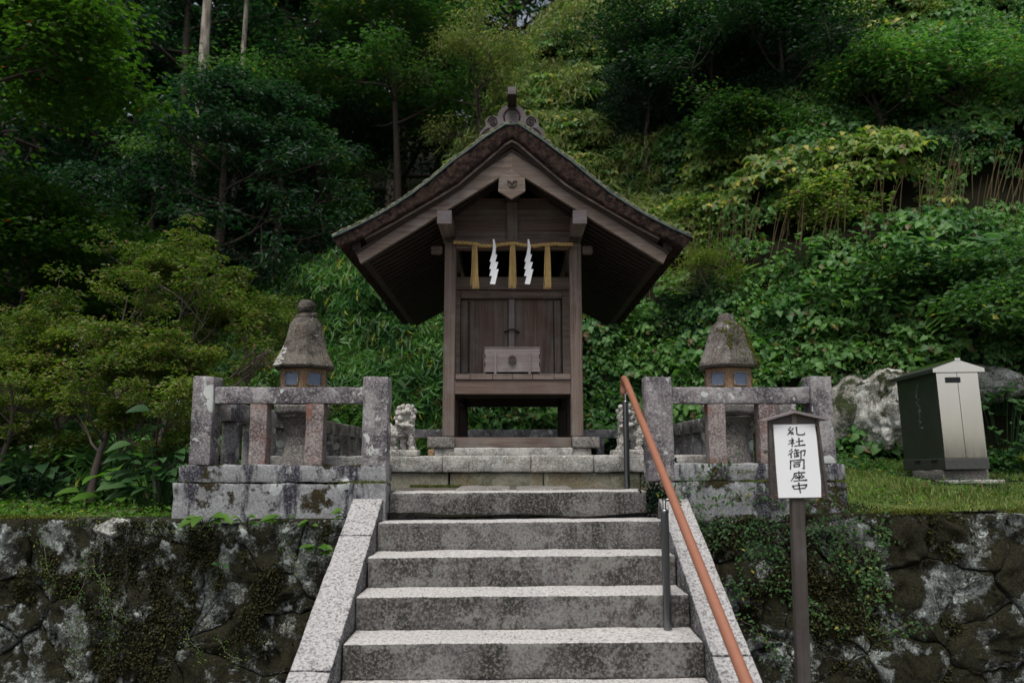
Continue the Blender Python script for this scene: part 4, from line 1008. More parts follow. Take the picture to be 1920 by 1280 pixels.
def scatter(name, P, Rt, Sc, Ix, coll, mat=None):
    me = bpy.data.meshes.new(name); me.vertices.add(len(P)); me.vertices.foreach_set('co', np.asarray(P, np.float32).ravel())
    for nm, ty, d in (('rot', 'FLOAT_VECTOR', Rt), ('scl', 'FLOAT', Sc), ('idx', 'INT', Ix)):
        a = me.attributes.new(nm, ty, 'POINT')
        if ty == 'FLOAT_VECTOR': a.data.foreach_set('vector', np.asarray(d, np.float32).ravel())
        elif ty == 'FLOAT': a.data.foreach_set('value', np.asarray(d, np.float32))
        else: a.data.foreach_set('value', np.asarray(d, np.int32))
    o = obj(name, me)
    g = bpy.data.node_groups.new(name, 'GeometryNodeTree')
    g.interface.new_socket('Geometry', in_out='INPUT', socket_type='NodeSocketGeometry'); g.interface.new_socket('Geometry', in_out='OUTPUT', socket_type='NodeSocketGeometry')
    N = g.nodes.new; gi, go = N('NodeGroupInput'), N('NodeGroupOutput')
    ci = N('GeometryNodeCollectionInfo'); ci.inputs['Collection'].default_value = coll; ci.inputs['Separate Children'].default_value = True; ci.inputs['Reset Children'].default_value = True
    ip = N('GeometryNodeInstanceOnPoints'); ip.inputs['Pick Instance'].default_value = True
    def at_(nm, t): x = N('GeometryNodeInputNamedAttribute'); x.data_type = t; x.inputs[0].default_value = nm; return [s for s in x.outputs if s.enabled][0]
    g.links.new(gi.outputs[0], ip.inputs['Points']); g.links.new(ci.outputs[0], ip.inputs['Instance'])
    g.links.new(at_('idx', 'INT'), ip.inputs['Instance Index']); e2r = N('FunctionNodeEulerToRotation'); g.links.new(at_('rot', 'FLOAT_VECTOR'), e2r.inputs[0]); g.links.new(e2r.outputs[0], ip.inputs['Rotation'])
    g.links.new(at_('scl', 'FLOAT'), ip.inputs['Scale']); g.links.new(ip.outputs[0], go.inputs[0])
    md = o.modifiers.new('scatter', 'NODES'); md.node_group = g
    return o
def cover():
    col = collection('hill_patch', [
        (leafmesh('broad_a', [patch('broad', 130, .30)]), M['leaf_vine']), (leafmesh('broad_b', [patch('broad', 110, .27)]), M['leaf_vine']),
        (leafmesh('small_a', [patch('small', 260, .28)]), M['leaf_mid']), (leafmesh('tri_a', [patch('tri', 40, .30)]), M['leaf_vine']),
        (leafmesh('broad_y', [patch('broad', 110, .28)]), M['leaf_vine_y']), (leafmesh('tri_y', [patch('tri', 36, .30)]), M['leaf_vine_y']),
        (leafmesh('blade_a', [patch('blade', 150, .30)]), M['leaf_bamboo']), (leafmesh('small_y', [patch('small', 220, .28)]), M['leaf_vine_y']),
        (leafmesh('dark_a', [patch('small', 260, .28)]), M['leaf_dark']), (leafmesh('grassy', [patch('blade', 170, .25)]), M['leaf_vine'])])
    n = 60000; x = np.random.uniform(-9, 14, n); y = np.random.uniform(8.4, 24, n)
    e = .12; z = Tz(x, y); gx = (Tz(x+e, y)-Tz(x-e, y))/(2*e); gy = (Tz(x, y+e)-Tz(x, y-e))/(2*e)
    area = np.sqrt(1+gx**2+gy**2); s = y-foot(x); el = np.arctan2(z-EYE, y); az = np.abs(x)/y
    keep = (np.random.rand(n) < area/6*1.25) & (s > -.1) & (az < .80) & (el < R(36))
    rockface = (x > 3.7) & (x < 12) & (s < .5) & (s > .08) & (z < 2.45+.25*np.sin(x*2.3)) & (y < 11)
    keep &= ~(rockface & (np.random.rand(n) > .05))
    left_forest = (x < -4.5-.1*(y-12)) & (s > 2.2)
    keep &= ~(left_forest & (np.random.rand(n) > .35))
    P = np.stack([x, y, z], 1); nv = np.stack([-gx, -gy, 0*gx+1], 1)/area[:, None]
    f1 = vn(P, .55, 40)+.5*vn(P, 1.4, 41); f2 = vn(P, .8, 44)
    # dead recess bands get fewer leaves
    h = z-1.5; band = ((np.abs(h-(2.75+.22*(x-2))-.3*vn(P, .7, 45)) < .38) & (x > 1.8)) | ((np.abs(x-4.1) < 2.2) & (np.abs(h-7.4) < 1.2))
    hol = (np.abs(x-4.1) < 2.4) & (np.abs(h-7.3) < 1.3)
    keep &= ~(band & ~hol & (np.random.rand(n) > .12)); keep &= ~(hol & (np.random.rand(n) > .75))
    idx = np.zeros(n, int); idx[:] = np.random.choice([0, 1, 2, 3], n, p=[.36, .34, .16, .14])
    yl = (f1 > .48); idx = np.where(yl, np.random.choice([4, 5, 7], n), idx)
    bam = (np.abs(x-.6-.1*(z-5)) < 1.9) & (z > 4.7); idx = np.where(bam & (np.random.rand(n) < .6), np.random.choice([6, 4, 6, 5], n), idx)
    gr = (x < -.7) & (h < 5) & (x > -5.2); idx = np.where(gr & (np.random.rand(n) < .75), np.random.choice([9, 2, 9, 9], n), idx)
    idx = np.where((f2 < -.45) & ~bam & ~gr & (np.random.rand(n) < .7), 8, idx)
    idx = np.where(hol, 8, idx)
    m = keep; P, nv, idx = P[m], nv[m], idx[m]; k = len(P)
    up = nv*.55+np.array([0, -.1, .55]); up /= np.linalg.norm(up, axis=1, keepdims=True)
    rx = []
    for u in up: rx.append(tuple((Vector(u).to_track_quat('Z', 'Y') @ Matrix.Rotation(random.uniform(0, 6.28), 3, 'Z').to_quaternion()).to_euler()))
    sc = np.random.uniform(.7, 1.25, k)*(1+.35*np.clip(vn(P, 1.1, 50), -.5, 1)); lift = np.clip(fbm(P, .9, 60, 2), -.3, 1)*.28
    over = P[:, 2]-1.5-(2.75+.22*(P[:, 0]-2)); lift = lift+.40*np.exp(-((over-.75)/.35)**2)*(P[:, 0] > 1.6)
    P = P+nv*lift[:, None]
    o = scatter('hill_ground_cover', P, rx, sc, idx, col); tag(o, 'dense leafy vines and undergrowth covering the steep hillside', 'undergrowth', kind='stuff')
    # shaded undergrowth on the flat ground left of the precinct
    n = 2600; x = np.random.uniform(-11, -2.3, n); y = np.random.uniform(6.6, 15, n); z = Tz(x, y); m = (np.abs(x)/y < .8) & (y-foot(x) < .5)
    x, y, z = x[m], y[m], z[m]; P2_ = np.stack([x, y, z], 1); kk = len(x)
    r2 = np.stack([np.random.randn(kk)*.2-.15, np.random.randn(kk)*.2, np.random.rand(kk)*6.28], 1)
    o = scatter('shade_undergrowth', P2_, r2, np.random.uniform(.6, 1.5, kk), np.random.choice([2, 8, 0, 3, 9, 8], kk), col); tag(o, 'shaded low undergrowth beneath the shrubs left of the precinct', 'undergrowth', kind='stuff')
cover()

# ---- dead stalks in the recess of the slope
def stalks():
    V = []; Fs = []; rr = random.Random(3)
    for k in range(420):
        x = rr.uniform(1.6, 7.5); y = foot(x)+rr.uniform(.5, 3.4); z = float(Tz([x], [y])[0])
        if abs(z-1.5-(2.75+.22*(x-2))+.15) > .4: continue
        h = rr.uniform(.3, .8); lx = rr.uniform(-.15, .15)
        tubegeo([(x, y-.15, z-.05), (x+lx*.5, y-.28, z+h*.5), (x+lx, y-.42, z+h)], [.006, .005, .003], 4, False, V, Fs)
    tag(obj('dead_stalks', mesh('dead_stalks', V, Fs), M['deadstalk']), 'dry brown stalks standing in the dark recess of the slope', 'dead stalks', kind='stuff')
stalks()

# ---- grass on the right terrace and the left verge
def grass(name, label, x0, x1, y0, y1, n, hmin, hmax, excl=None):
    x = np.random.uniform(x0, x1, n); y = y0+(y1-y0)*np.random.rand(n)**1.15
    P = np.stack([x, y, 0*x], 1); d = vn(P, 1.3, 71)+.5*vn(P, 4, 72)
    k = d > -.75+.9*np.random.rand(n)-.3
    if excl: k &= ~((x > excl[0]) & (x < excl[1]) & (y > excl[2]) & (y < excl[3]))
    x, y, d, P = x[k], y[k], d[k], P[k]; n = len(x); z = Tz(x, y)
    cl = np.clip(.55+.6*d, .15, 1.3); cl *= .6+.4*np.clip((y-y0)/.8, 0, 1); cl *= 1+1.3*np.clip(vn(P, 2.6, 75)-.35, 0, 1)
    L = np.random.uniform(hmin, hmax, n)*cl
    D = np.random.randn(n, 3)*.6; D[:, 2] = 1; N = np.random.randn(n, 3); N[:, 2] = 0
    me = leafmesh(name, [leafgeo(np.stack([x, y, z-.005], 1), N, D, L, np.random.uniform(.0025, .0055, n), .35)])
    tag(obj(name, me, M['grass']), label, 'grass', kind='stuff')
grass('terrace_grass', 'short green and straw grass on the terrace around the steel cabinet', 2.12, 7.0, 5.22, 9.2, 120000, .02, .11, (3.85, 4.55, 7.0, 7.9))
grass('verge_grass', 'bright low grass along the top of the left retaining wall', -7, -2.2, 5.27, 7.8, 30000, .03, .10)
def weeds(name, label, spots, mat):
    parts = []
    for (x0, x1, y0, y1, n, s) in spots:
        x = np.random.uniform(x0, x1, n); y = np.random.uniform(y0, y1, n); z = Tz(x, y)+np.random.rand(n)**1.5*s*1.8
        D = unit(n); D[:, 2] = .1*D[:, 2]; parts.append(leafgeo(np.stack([x, y, z], 1), unit(n, 2), D, np.random.uniform(.4, 1, n)*s, np.random.uniform(.25, .5, n)*s, .3))
    tag(obj(name, leafmesh(name, parts), mat), label, 'weeds', kind='stuff')
weeds('verge_weeds', 'small bright weeds on the verge above the left wall', [(-6, -2.2, 5.3, 8, 5000, .055), (-4, -2.3, 5.25, 5.6, 900, .04)], M['leaf_bright'])
weeds('terrace_weeds_bright', 'bright broadleaf weeds dotted through the terrace grass at right', [(2.15, 6.5, 5.25, 7.2, 2200, .028), (2.15, 3.6, 5.3, 8.5, 900, .05)], M['leaf_bright'])
weeds('terrace_weeds', 'small green weeds in the terrace grass at right', [(2.2, 7, 5.3, 8.8, 5500, .032), (2.6, 3.9, 7.8, 9.3, 2200, .08), (4.6, 7.5, 7.6, 8.9, 7000, .11), (2.3, 3.5, 8.6, 10.4, 2500, .10)], M['leaf_mid'])

# ---- creepers on the walls
def creeper(name, label, lines, mat, size, per, spread, yy=lambda x, z: 5.21-.10*(1.2-z)-.035):
    parts = []; V = []; Fs = []
    for (x0, z0, dx, dz, L) in lines:
        n = int(L/.03); x, z = x0, z0; a = math.atan2(dz, dx); pts = []
        for i in range(n):
            a += random.gauss(0, .28); a += .15*math.sin(math.atan2(dz, dx)-a); x += .03*math.cos(a); z += .03*math.sin(a); pts.append((x, yy(x, z)-.01, z))
        if len(pts) > 2: tubegeo(pts, .0022, 4, False, V, Fs)
        P = np.array(pts); P = np.repeat(P, per, 0); m = len(P); P[:, 0] += np.random.randn(m)*spread; P[:, 2] += np.random.randn(m)*spread; P[:, 1] -= np.random.rand(m)*.05
        D = unit(m); D[:, 1] = -.2; N = unit(m); N[:, 1] = -1.2; N[:, 2] += .7
        l = np.random.uniform(.6, 1.2, m)*size; parts.append(leafgeo(P, N, D, l, l*.6, .2, True))
    o = obj(name, leafmesh(name, parts), mat); tag(o, label, 'ivy', kind='stuff')
    obj('creeper_stem', mesh('creeper_stem', V, Fs), M['twig'], o)
random.seed(12)
creeper('wall_ivy', 'dark small-leaved ivy creeping over the wall right of the steps', [(1.2+.09*i+random.uniform(-.05, .05), 1.20+random.uniform(-.05, .06), random.uniform(-.3, .5), random.uniform(-1, -.15), random.uniform(.2, .9)) for i in range(15)]+[(1.15, 1.25, 1, -.05, 1.2), (1.1, 1.19, 1, -.1, 1.0), (1.02, 1.33, .4, -.5, .4), (.97, 1.42, .5, -.4, .5), (1.0, 1.36, 1, -.2, .5), (1.55, .9, .6, -.6, .7), (1.3, .7, .8, -.3, .6), (2.1, .95, .5, -.8, .8)], M['leaf_mid'], .026, 5, .032)
creeper('wall_creeper', 'tiny bright creeping fern growing down the left wall', [(-2.72, 1.02, .05, -1, .75), (-2.68, .98, -.02, -1, .7), (-2.62, .9, .1, -1, .4), (-3.1, 1.15, .8, -.3, .6), (-2.4, 1.17, 1, -.2, .5), (-2.9, 1.18, 1, 0, .5), (-2.05, .55, .2, -1, .3), (-1.85, .5, .3, -1, .25), (-1.5, 1.12, .1, -1, .3)], M['leaf_bright'], .012, 7, .028)
creeper('fence_foot_ivy', 'small dark ivy at the foot of the right inner fence post', [(.89, ZL+.02, .3, .3, .3), (.90, ZL, .5, .2, .2), (.90, ZL+.06, .3, -.3, .2), (.92, ZL-.02, .2, -.6, .15), (.93, ZL+.01, .1, -1, .12)], M['leaf_dark'], .03, 9, .03, lambda x, z: 5.36)
# moss tufts along joints and ledges
def moss(name, label, segs):
    parts = []
    for (x0, x1, y, z, n, h) in segs:
        x = np.random.uniform(x0, x1, n); P = np.stack([x, np.full(n, y), np.full(n, z)], 1); den = vn(P*np.array([1, 0, 0]), 3.0, 90+int(abs(x0)*10))
        k = den > -.25+.5*np.random.rand(n); P = P[k]; n = len(P); P[:, 1] += np.random.randn(n)*.018; P[:, 2] += np.random.randn(n)*h*.4
        D = unit(n, .6); D[:, 1] -= .4; l = np.random.uniform(.004, .012, n); parts.append(leafgeo(P, unit(n), D, l*1.4, l*.8, .1))
    tag(obj(name, leafmesh(name, parts), M['moss']), label, 'moss', kind='stuff')
moss('moss_tufts', 'low moss along the joints and edges of the stonework', [(-2.15, -.83, 5.20, 1.432, 2500, .008), (-2.2, -1.7, 5.205, 1.545, 1500, .015), (1.15, 2.2, 5.20, 1.44, 1500, .008), (-.8, .85, 6.23, ZL+.005, 3500, .006), (-.8, .85, 6.20, ZL+.003, 2500, .004), (2.1, 6.3, 5.19, 1.245, 14000, .022), (-6, -2.2, 5.2, 1.205, 10000, .02), (1.2, 1.6, 5.21, 1.5, 600, .02)])

def wallmoss(name, label, x0, x1, z0, z1, n, seed):
    x = np.random.uniform(x0, x1, n); z = np.random.uniform(z0, z1, n); P = np.stack([x, 0*x, z], 1)
    f = fbm(P*np.array([1, 1, .8]), 3.2, seed, 4); k = f > -.02+.25*np.random.rand(n); x, z = x[k], z[k]; n = len(x); P = np.stack([x, 5.21-.10*(1.2-z)-.020-.05*np.clip(fbm(P[k], 3.5, seed+2, 2), -.6, .6), z], 1)
    P[:, 1] += np.random.randn(n)*.012; D = unit(n); D[:, 1] = -.9; D[:, 2] -= .2; l = np.random.uniform(.008, .02, n)
    tag(obj(name, leafmesh(name, [leafgeo(P, unit(n), D, l*1.3, l*.8, .2)]), M['moss_dark']), label, 'moss', kind='stuff')
wallmoss('wall_moss', 'shaggy dark brown-green moss on the left retaining wall', -4.2, -1.05, .05, 1.18, 100000, 61)
wallmoss('wall_moss', 'shaggy dark brown-green moss on the right retaining wall', 1.2, 4.6, .05, 1.22, 100000, 71)
# ================================================================== TREES
def skeleton(seed, base, height, spread, trunk_r, levels=3, nb=(9, 5, 4), up=.35, start=.35, bend=.12, lean=(0, 0)):
    rr = random.Random(seed); V = []; Fs = []; tips = []; base = Vector(base)
    n = 9; pts = [base+Vector((lean[0]*t+bend*math.sin(t*3+seed), lean[1]*t+bend*math.cos(t*2.3+seed), height*t)) for t in [i/n for i in range(n+1)]]
    rad = [trunk_r*(1-.82*(i/n)) for i in range(n+1)]; rad[0] *= 1.35
    tubegeo(pts, rad, 9, False, V, Fs)
    def grow(p, d, L, r, lev):
        m = 4; q = [p]; dd = d.copy()
        for i in range(m):
            dd = (dd+Vector((rr.gauss(0, .16), rr.gauss(0, .16), rr.gauss(0, .12)+.06*up))).normalized(); q.append(q[-1]+dd*L/m)
        tubegeo(q, [r*(1-.65*i/m) for i in range(m+1)], 5 if lev > 1 else 6, False, V, Fs)
        if lev >= levels: tips.extend([(q[-1], dd), (q[-2], dd)]); return
        for k in range(nb[min(lev, len(nb)-1)]):
            t = rr.uniform(.35, 1); i = min(int(t*m), m-1); s = q[i].lerp(q[i+1], t*m-i)
            nd = (dd+Vector((rr.gauss(0, .75), rr.gauss(0, .75), rr.gauss(.05, .3)))).normalized(); grow(s, nd, L*rr.uniform(.4, .62), r*.5, lev+1)
        tips.append((q[-1], dd))
    for k in range(nb[0]):
        t = start+(1-start)*(k+rr.random())/nb[0]; i = min(int(t*n), n-1); s = pts[i].lerp(pts[i+1], t*n-i); a = k*2.4+rr.uniform(-.5, .5)
        prof = math.sin(math.pi*min(1, (t-start)/(1-start)*.75+.25))**.7
        grow(s, Vector((math.cos(a), math.sin(a), up*(.4+t))).normalized(), spread*prof*rr.uniform(.75, 1.1), trunk_r*.38*(1.2-t), 1)
    return V, Fs, tips
def foliage(tips, n, rad, flat_, size, aspect, droop=.2, upn=1.6, six=False, dz=-.1):
    T = np.array([tuple(t[0]) for t in tips]); C = np.repeat(T, n, 0); m = len(C); q = np.random.randn(m, 3)
    q /= np.maximum(1, np.linalg.norm(q, axis=1, keepdims=True)/1.5); q[:, 2] *= flat_; C = C+q*rad*np.repeat(np.random.uniform(.6, 1.25, len(T)), n)[:, None]
    D = q.copy(); D += np.random.randn(m, 3)*.6; D[:, 2] = D[:, 2]*.3+dz; L = np.random.uniform(.6, 1.25, m)*size
    return leafgeo(C, unit(m, upn), D, L, L*aspect, droop, six)
def tree(name, label, cat, base, height, spread, tr, leaf, mat, trunk_mat='trunk', seed=1, group=None, crown='crown', n=30, rad=.3, flat_=.35, aspect=.5, levels=3, nb=(9, 5, 4), up=.35, start=.35, bend=.12, lean=(0, 0), droop=.2, upn=1.6, dz=-.1):
    V, Fs, tips = skeleton(seed, (0, 0, 0), height, spread, tr, levels, nb, up, start, bend, lean)
    t = thing(name, label, cat, base, group)
    obj('trunk', mesh('trunk', V, Fs, True), M[trunk_mat], t, loc=base)
    obj(crown, leafmesh(crown, [foliage(tips, n, rad, flat_, leaf, aspect, droop, upn, dz=dz)]), M[mat], t, loc=base); return t
def gz(x, y): return float(Tz([x], [y])[0])
def copytree(src, loc, rz, sc, label, group=None):
    r = src.copy(); S.collection.objects.link(r); r.location = loc; r.rotation_euler = (0, 0, rz); r.scale = (sc, sc, sc*random.uniform(.9, 1.12)); r['label'] = label
    if group: r['group'] = group
    for ch in list(src.children):
        c = ch.copy(); S.collection.objects.link(c); c.parent = r
    return r
random.seed(5); np.random.seed(5)
GF = 'tall evergreens of the dark forest'; LF = 'dark tall evergreen of the forest on the slope behind the shrine'
# near left shrubs
G2 = 'airy azalea shrubs left of the precinct'
def shrub(label, x, y, h, sp, seed, mat='leaf_azalea', n=34, leaf=.04, rad=.085, **k):
    k.setdefault('nb', (8, 4, 3)); n = int(n*1.75)
    return tree('azalea_shrub', label, 'shrub', (x, y, gz(x, y)), h, sp, .035, leaf, mat, 'twig', seed, G2, 'foliage', n=n, rad=rad, flat_=.30, aspect=.5, levels=3, up=.9, start=.18, bend=.10, **k)
shrub('tall airy yellow-green azalea shrub rising behind the left end of the fence', -3.15, 7.0, 1.95, 1.05, 11)
shrub('airy azalea shrub with bare twigs behind the left fence section, nearest the lantern', -2.75, 7.7, 1.55, .95, 12, n=30)
shrub('mid-height azalea shrub with twisted bare trunk left of the tallest azalea', -4.35, 7.3, 1.35, .9, 13, n=30)
shrub('rounded yellow-green azalea shrub at the far left edge of the picture', -5.0, 6.9, 1.15, .8, 14)
shrub('half bare brown-twigged azalea shrub between two green ones', -3.75, 7.6, 1.9, .8, 15, n=9)
shrub('low dense azalea shrub close against the outside of the left fence', -2.75, 6.35, 1.0, .55, 16)
shrub('brownish azalea shrub filling the gap left of the left fence end', -3.3, 6.4, 1.25, .65, 17, n=18)
shrub('low azalea shrub under the far left edge of the shrubbery', -4.3, 6.5, 1.0, .7, 18)
# left maple at the picture edge (crown overhangs the frame corner)
tree('maple_tree', 'maple tree with yellow-green layered leaves overhanging the top left corner', 'tree', (-7.3, 10.0, gz(-7.3, 10)), 6.9, 1.9, .16, .10, 'leaf_maple', seed=21, n=26, rad=.34, flat_=.14, aspect=.8, nb=(11, 6, 5), up=.15, start=.74, upn=3)
tree('maple_tree', 'low spreading maple with a domed yellow-green crown at the left edge', 'tree', (-7.7, 12.2, gz(-7.7, 12.2)), 3.5, 1.75, .14, .095, 'leaf_maple', seed=22, n=30, rad=.36, flat_=.14, aspect=.8, nb=(12, 6, 5), up=.30, start=.6, upn=3)
# forest sources
def conifer(seed, h, sp, mat, n=30, leaf=.20, **k): 
    a = dict(nb=(22, 4, 3), up=.05, start=.33, rad=.36, flat_=.16, aspect=.42, levels=2, bend=.08, droop=.35, upn=2.2); a.update(k)
    return lambda loc, label, tm='trunk': tree('evergreen_tree', label, 'tree', loc, h, sp, .24, leaf, mat, tm, seed, GF, n=n, **a)
cA = conifer(31, 12, 2.4, 'leaf_deep', nb=(26, 5, 3)); cB = conifer(32, 14, 2.8, 'leaf_dark', nb=(28, 5, 3), start=.25); cC = conifer(33, 10, 2.6, 'leaf_deep', start=.2, nb=(24, 6, 3), up=.2, flat_=.5)
def pos(u, v, Y): p = at(u, v, Y); return p.x
def put(u, Y, dz=0): x = at(u, 500, Y).x; return (x, Y, gz(x, Y)-.2+dz)
A = cA(put(40, 20), 'dark evergreen of the forest standing furthest left with a bare lower trunk')
B = cB(put(170, 23), 'dark broad evergreen of the forest behind the domed maple')
C = cC(put(330, 17.5), 'dark green low-branched evergreen of the forest above the azalea shrubs')
FT = []
for (u, Y, src, sc) in [(-60, 17, C, 1), (240, 18.5, C, .75), (430, 19, C, .8), (520, 22, C, 1), (590, 17.5, C, .62), (380, 26, B, 1.1), (90, 28, B, 1.15), (-120, 25, B, 1.2), (470, 30, A, 1.3), (620, 26, B, 1.05), (750, 21, C, .95), (820, 27, B, 1.1),
                        (900, 24, C, 1.1), (250, 33, B, 1.3), (560, 36, B, 1.3), (20, 38, A, 1.5), (740, 34, A, 1.4), (-260, 30, B, 1.3), (960, 30, B, 1.2), (150, 44, B, 1.6), (420, 46, B, 1.6), (680, 46, B, 1.6), (900, 42, B, 1.5)]:
    FT.append((u, Y, copytree(src, put(u, Y), random.uniform(0, 6.28), sc, LF, GF)))
ordn = ['first', 'second', 'third', 'fourth', 'fifth', 'sixth', 'seventh', 'eighth', 'ninth', 'tenth', 'eleventh', 'twelfth', 'thirteenth']
for nm, lo, hi in (('front', 0, 20.5), ('second', 20.5, 29), ('third', 29, 40), ('farthest', 40, 99)):
    for i, (u, Y, o) in enumerate(sorted([f for f in FT if lo <= f[1] < hi], key=lambda f: f[0]/f[1] if 0 else f[0])):
        o['label'] = 'dark layered evergreen in the %s row of the forest, %s from the left' % (nm, ordn[i])
for (u, Y, sc, lab) in ((405, 14.2, .60, 'young dark evergreen in front of the pale cedar trunks'), (285, 14.8, .56, 'young dark evergreen left of the pale cedar trunks'), (515, 14.6, .50, 'young dark evergreen right of the pale cedar trunks'), (150, 15.0, .55, 'young dark evergreen behind the domed maple')):
    copytree(C, put(u, Y), random.uniform(0, 6.28), sc, lab, GF)
# the two pale trunks
GP = 'pale straight cedar trunks high on the left'
for (u, v0, Y, r, lab) in ((397, 110, 15.4, .14, 'tall cedar with a thick pale straight trunk, the left of the two pale trunks'), (467, 60, 15.9, .07, 'tall cedar with a thin pale straight trunk, the right of the two pale trunks')):
    x = at(u-6, 60, Y).x; z = gz(x, Y)
    t = tree('cedar_tree', lab, 'tree', (x, Y, z-.3), 17, 2.0, r*1.15, .16, 'leaf_deep', 'pale_trunk', 40+u, GP, n=14, rad=.4, flat_=.3, aspect=.35, levels=2, nb=(16, 4, 3), start=.66, up=.1, bend=.06)
# bright feathery trees beside the roof
tree('bright_tree', 'tall feathery bright green tree left of the roof peak', 'tree', put(660, 17.2), 10.5, 2.5, .12, .13, 'leaf_feather', seed=51, n=34, rad=.36, flat_=.16, aspect=.45, nb=(20, 5, 3), up=.35, start=.30, upn=2)
tree('bright_tree', 'smaller mid-green tree standing in front of the forest left of the roof', 'tree', put(735, 16.0), 6.6, 1.7, .09, .11, 'leaf_feather', seed=52, n=34, rad=.30, flat_=.16, aspect=.5, nb=(16, 5, 3), up=.3, start=.35, upn=2)
tree('bright_tree', 'broad mid-green tree with a pale flowering top at the middle left', 'tree', put(500, 16.5), 5.6, 2.2, .10, .10, 'leaf_feather', seed=53, n=34, rad=.32, flat_=.18, aspect=.5, nb=(16, 5, 3), up=.3, start=.4, upn=2)
# trees standing on the upper right slope
def onslope(u, v, ymax=18):
    for i in range(300):
        Y = 8.4+i*.04; p = at(u, v, Y)
        if gz(p.x, Y) > p.z: return Vector((p.x, Y-.15, p.z))
    return at(u, v, 12)
GR = 'dark bushes on the upper right slope'
def bush(label, u, Y, h, sp, seed, mat='leaf_dark', vb=None, **k):
    x = at(u, 300, Y).x
    if vb: q_ = onslope(u, vb); x, Y = q_.x, q_.y+.15
    a = dict(n=30, rad=.22, flat_=.45, aspect=.55, levels=3, nb=(11, 5, 3), up=.5, start=.15); a.update(k)
    return tree('hillside_bush', label, 'bush', (x, Y, gz(x, Y)-.1), h, sp, .06, .085, mat, 'trunk', seed, GR, **a)
bush('dark glossy bush with bare stems on the slope right of the ridge ornament', 1225, 14.6, 2.6, 1.5, 61, vb=320)
bush('larger dark glossy bush at the top of the slope near the picture centre right', 1330, 15.4, 2.0, 1.3, 62, vb=285)
bush('dark bush overhanging the shaded hollow on the upper right slope', 1460, 15.6, 1.9, 1.4, 63, vb=235)
bush('pale leafy bamboo-like bush just left of the ridge ornament', 890, 14.8, 2.5, 1.3, 64, 'leaf_bamboo', aspect=.2, dz=-.6, flat_=.6, vb=300)
bush('mid-green shrub arching from the upper right corner of the slope', 1820, 13.4, 1.1, 1.1, 66, 'leaf_vine', vb=232)
bush('round yellow-green bush at mid slope below the shaded hollow', 1560, 12.4, .45, .45, 67, 'leaf_vine_y', n=26, vb=420)
bush('drooping yellow-green bush right of the roof eave on the slope', 1330, 12.2, .5, .5, 68, 'leaf_vine_y', n=22, vb=440)
bush('dark shrub overhanging the white rock face', 1780, 10.4, 1.0, 1.1, 69, 'leaf_mid', n=26, vb=670)
# ---- white rocks
def rock(name, label, u0, u1, v0, v1, Y, dep, seed, cat='rock', group=None, mat='rock'):
    import bmesh
    p, q = at(u0, v1, Y), at(u1, v0, Y); c = (p+q)/2; bm = bmesh.new(); bmesh.ops.create_icosphere(bm, subdivisions=6, radius=1); me = bpy.data.meshes.new(name); bm.to_mesh(me); bm.free()
    V = np.empty(len(me.vertices)*3); me.vertices.foreach_get('co', V); V = V.reshape(-1, 3)
    V = np.sign(V)*np.abs(V)**.62
    for k_ in range(16):                      # cleaved faces
        d_ = np.random.randn(3); d_[1] = -abs(d_[1]); d_ /= np.linalg.norm(d_); lim = np.random.uniform(.72, .98); q_ = V@d_; ex = np.clip(q_-lim, 0, None); V = V-ex[:, None]*d_*.9
    V *= 1+.07*fbm(V+seed, 2.2, seed, 4)[:, None]-.07*np.abs(vn(V+seed, 4, seed+4))[:, None]+.02*fbm(V+seed, 14, seed+8, 3)[:, None]-.05*np.clip(1-9*np.abs(vn(V+seed, 2.3, seed+12)), 0, 1)[:, None]
    V *= np.array([(q.x-p.x)/2*1.06, dep, (q.z-p.z)/2*1.06]); me.vertices.foreach_set('co', V.ravel()); me.update()
    me.polygons.foreach_set('use_smooth', [True]*len(me.polygons))
    return tag(obj(name, me, M[mat], loc=c+Vector((0, dep, 0))), label, cat, group)
GW = 'pale rocks of the outcrop behind the cabinet'
rock('outcrop_rock', 'big white rock just left of and behind the steel cabinet', 1640, 1790, 690, 850, 8.75, .5, 1, group=GW)
rock('outcrop_rock', 'grey lichened rock between the fence end post and the white rock', 1560, 1650, 700, 840, 9.2, .4, 2, group=GW, mat='rock_dark')
rock('outcrop_rock', 'pale rock face right of the cabinet at the picture edge', 1800, 1990, 672, 760, 8.8, .5, 3, group=GW)
rock('outcrop_rock', 'mottled rock face seen between the right pillar and the fence post', 1095, 1165, 670, 800, 11.5, .2, 4, group=GW, mat='rock_dark')
rock('outcrop_rock', 'grey rock visible under the shrine floor', 960, 1050, 735, 815, 11.5, .2, 5, group=GW, mat='rock_dark')
rock('outcrop_rock', 'mottled grey rock right of the right lantern', 1180, 1560, 700, 830, 11.3, .3, 6, group=GW, mat='rock_dark')
rock('garden_rock', 'pale bluish rock glimpsed among shrubs left of the fence', 285, 335, 735, 800, 8.2, .15, 7)
rock('garden_rock', 'low pale rock half hidden in the dark at far left', 30, 85, 822, 870, 8.0, .15, 8)
rock('wall_top_rock', 'pale flat stone showing at the top edge of the left wall', 158, 242, 972, 1012, 5.16, .08, 9)
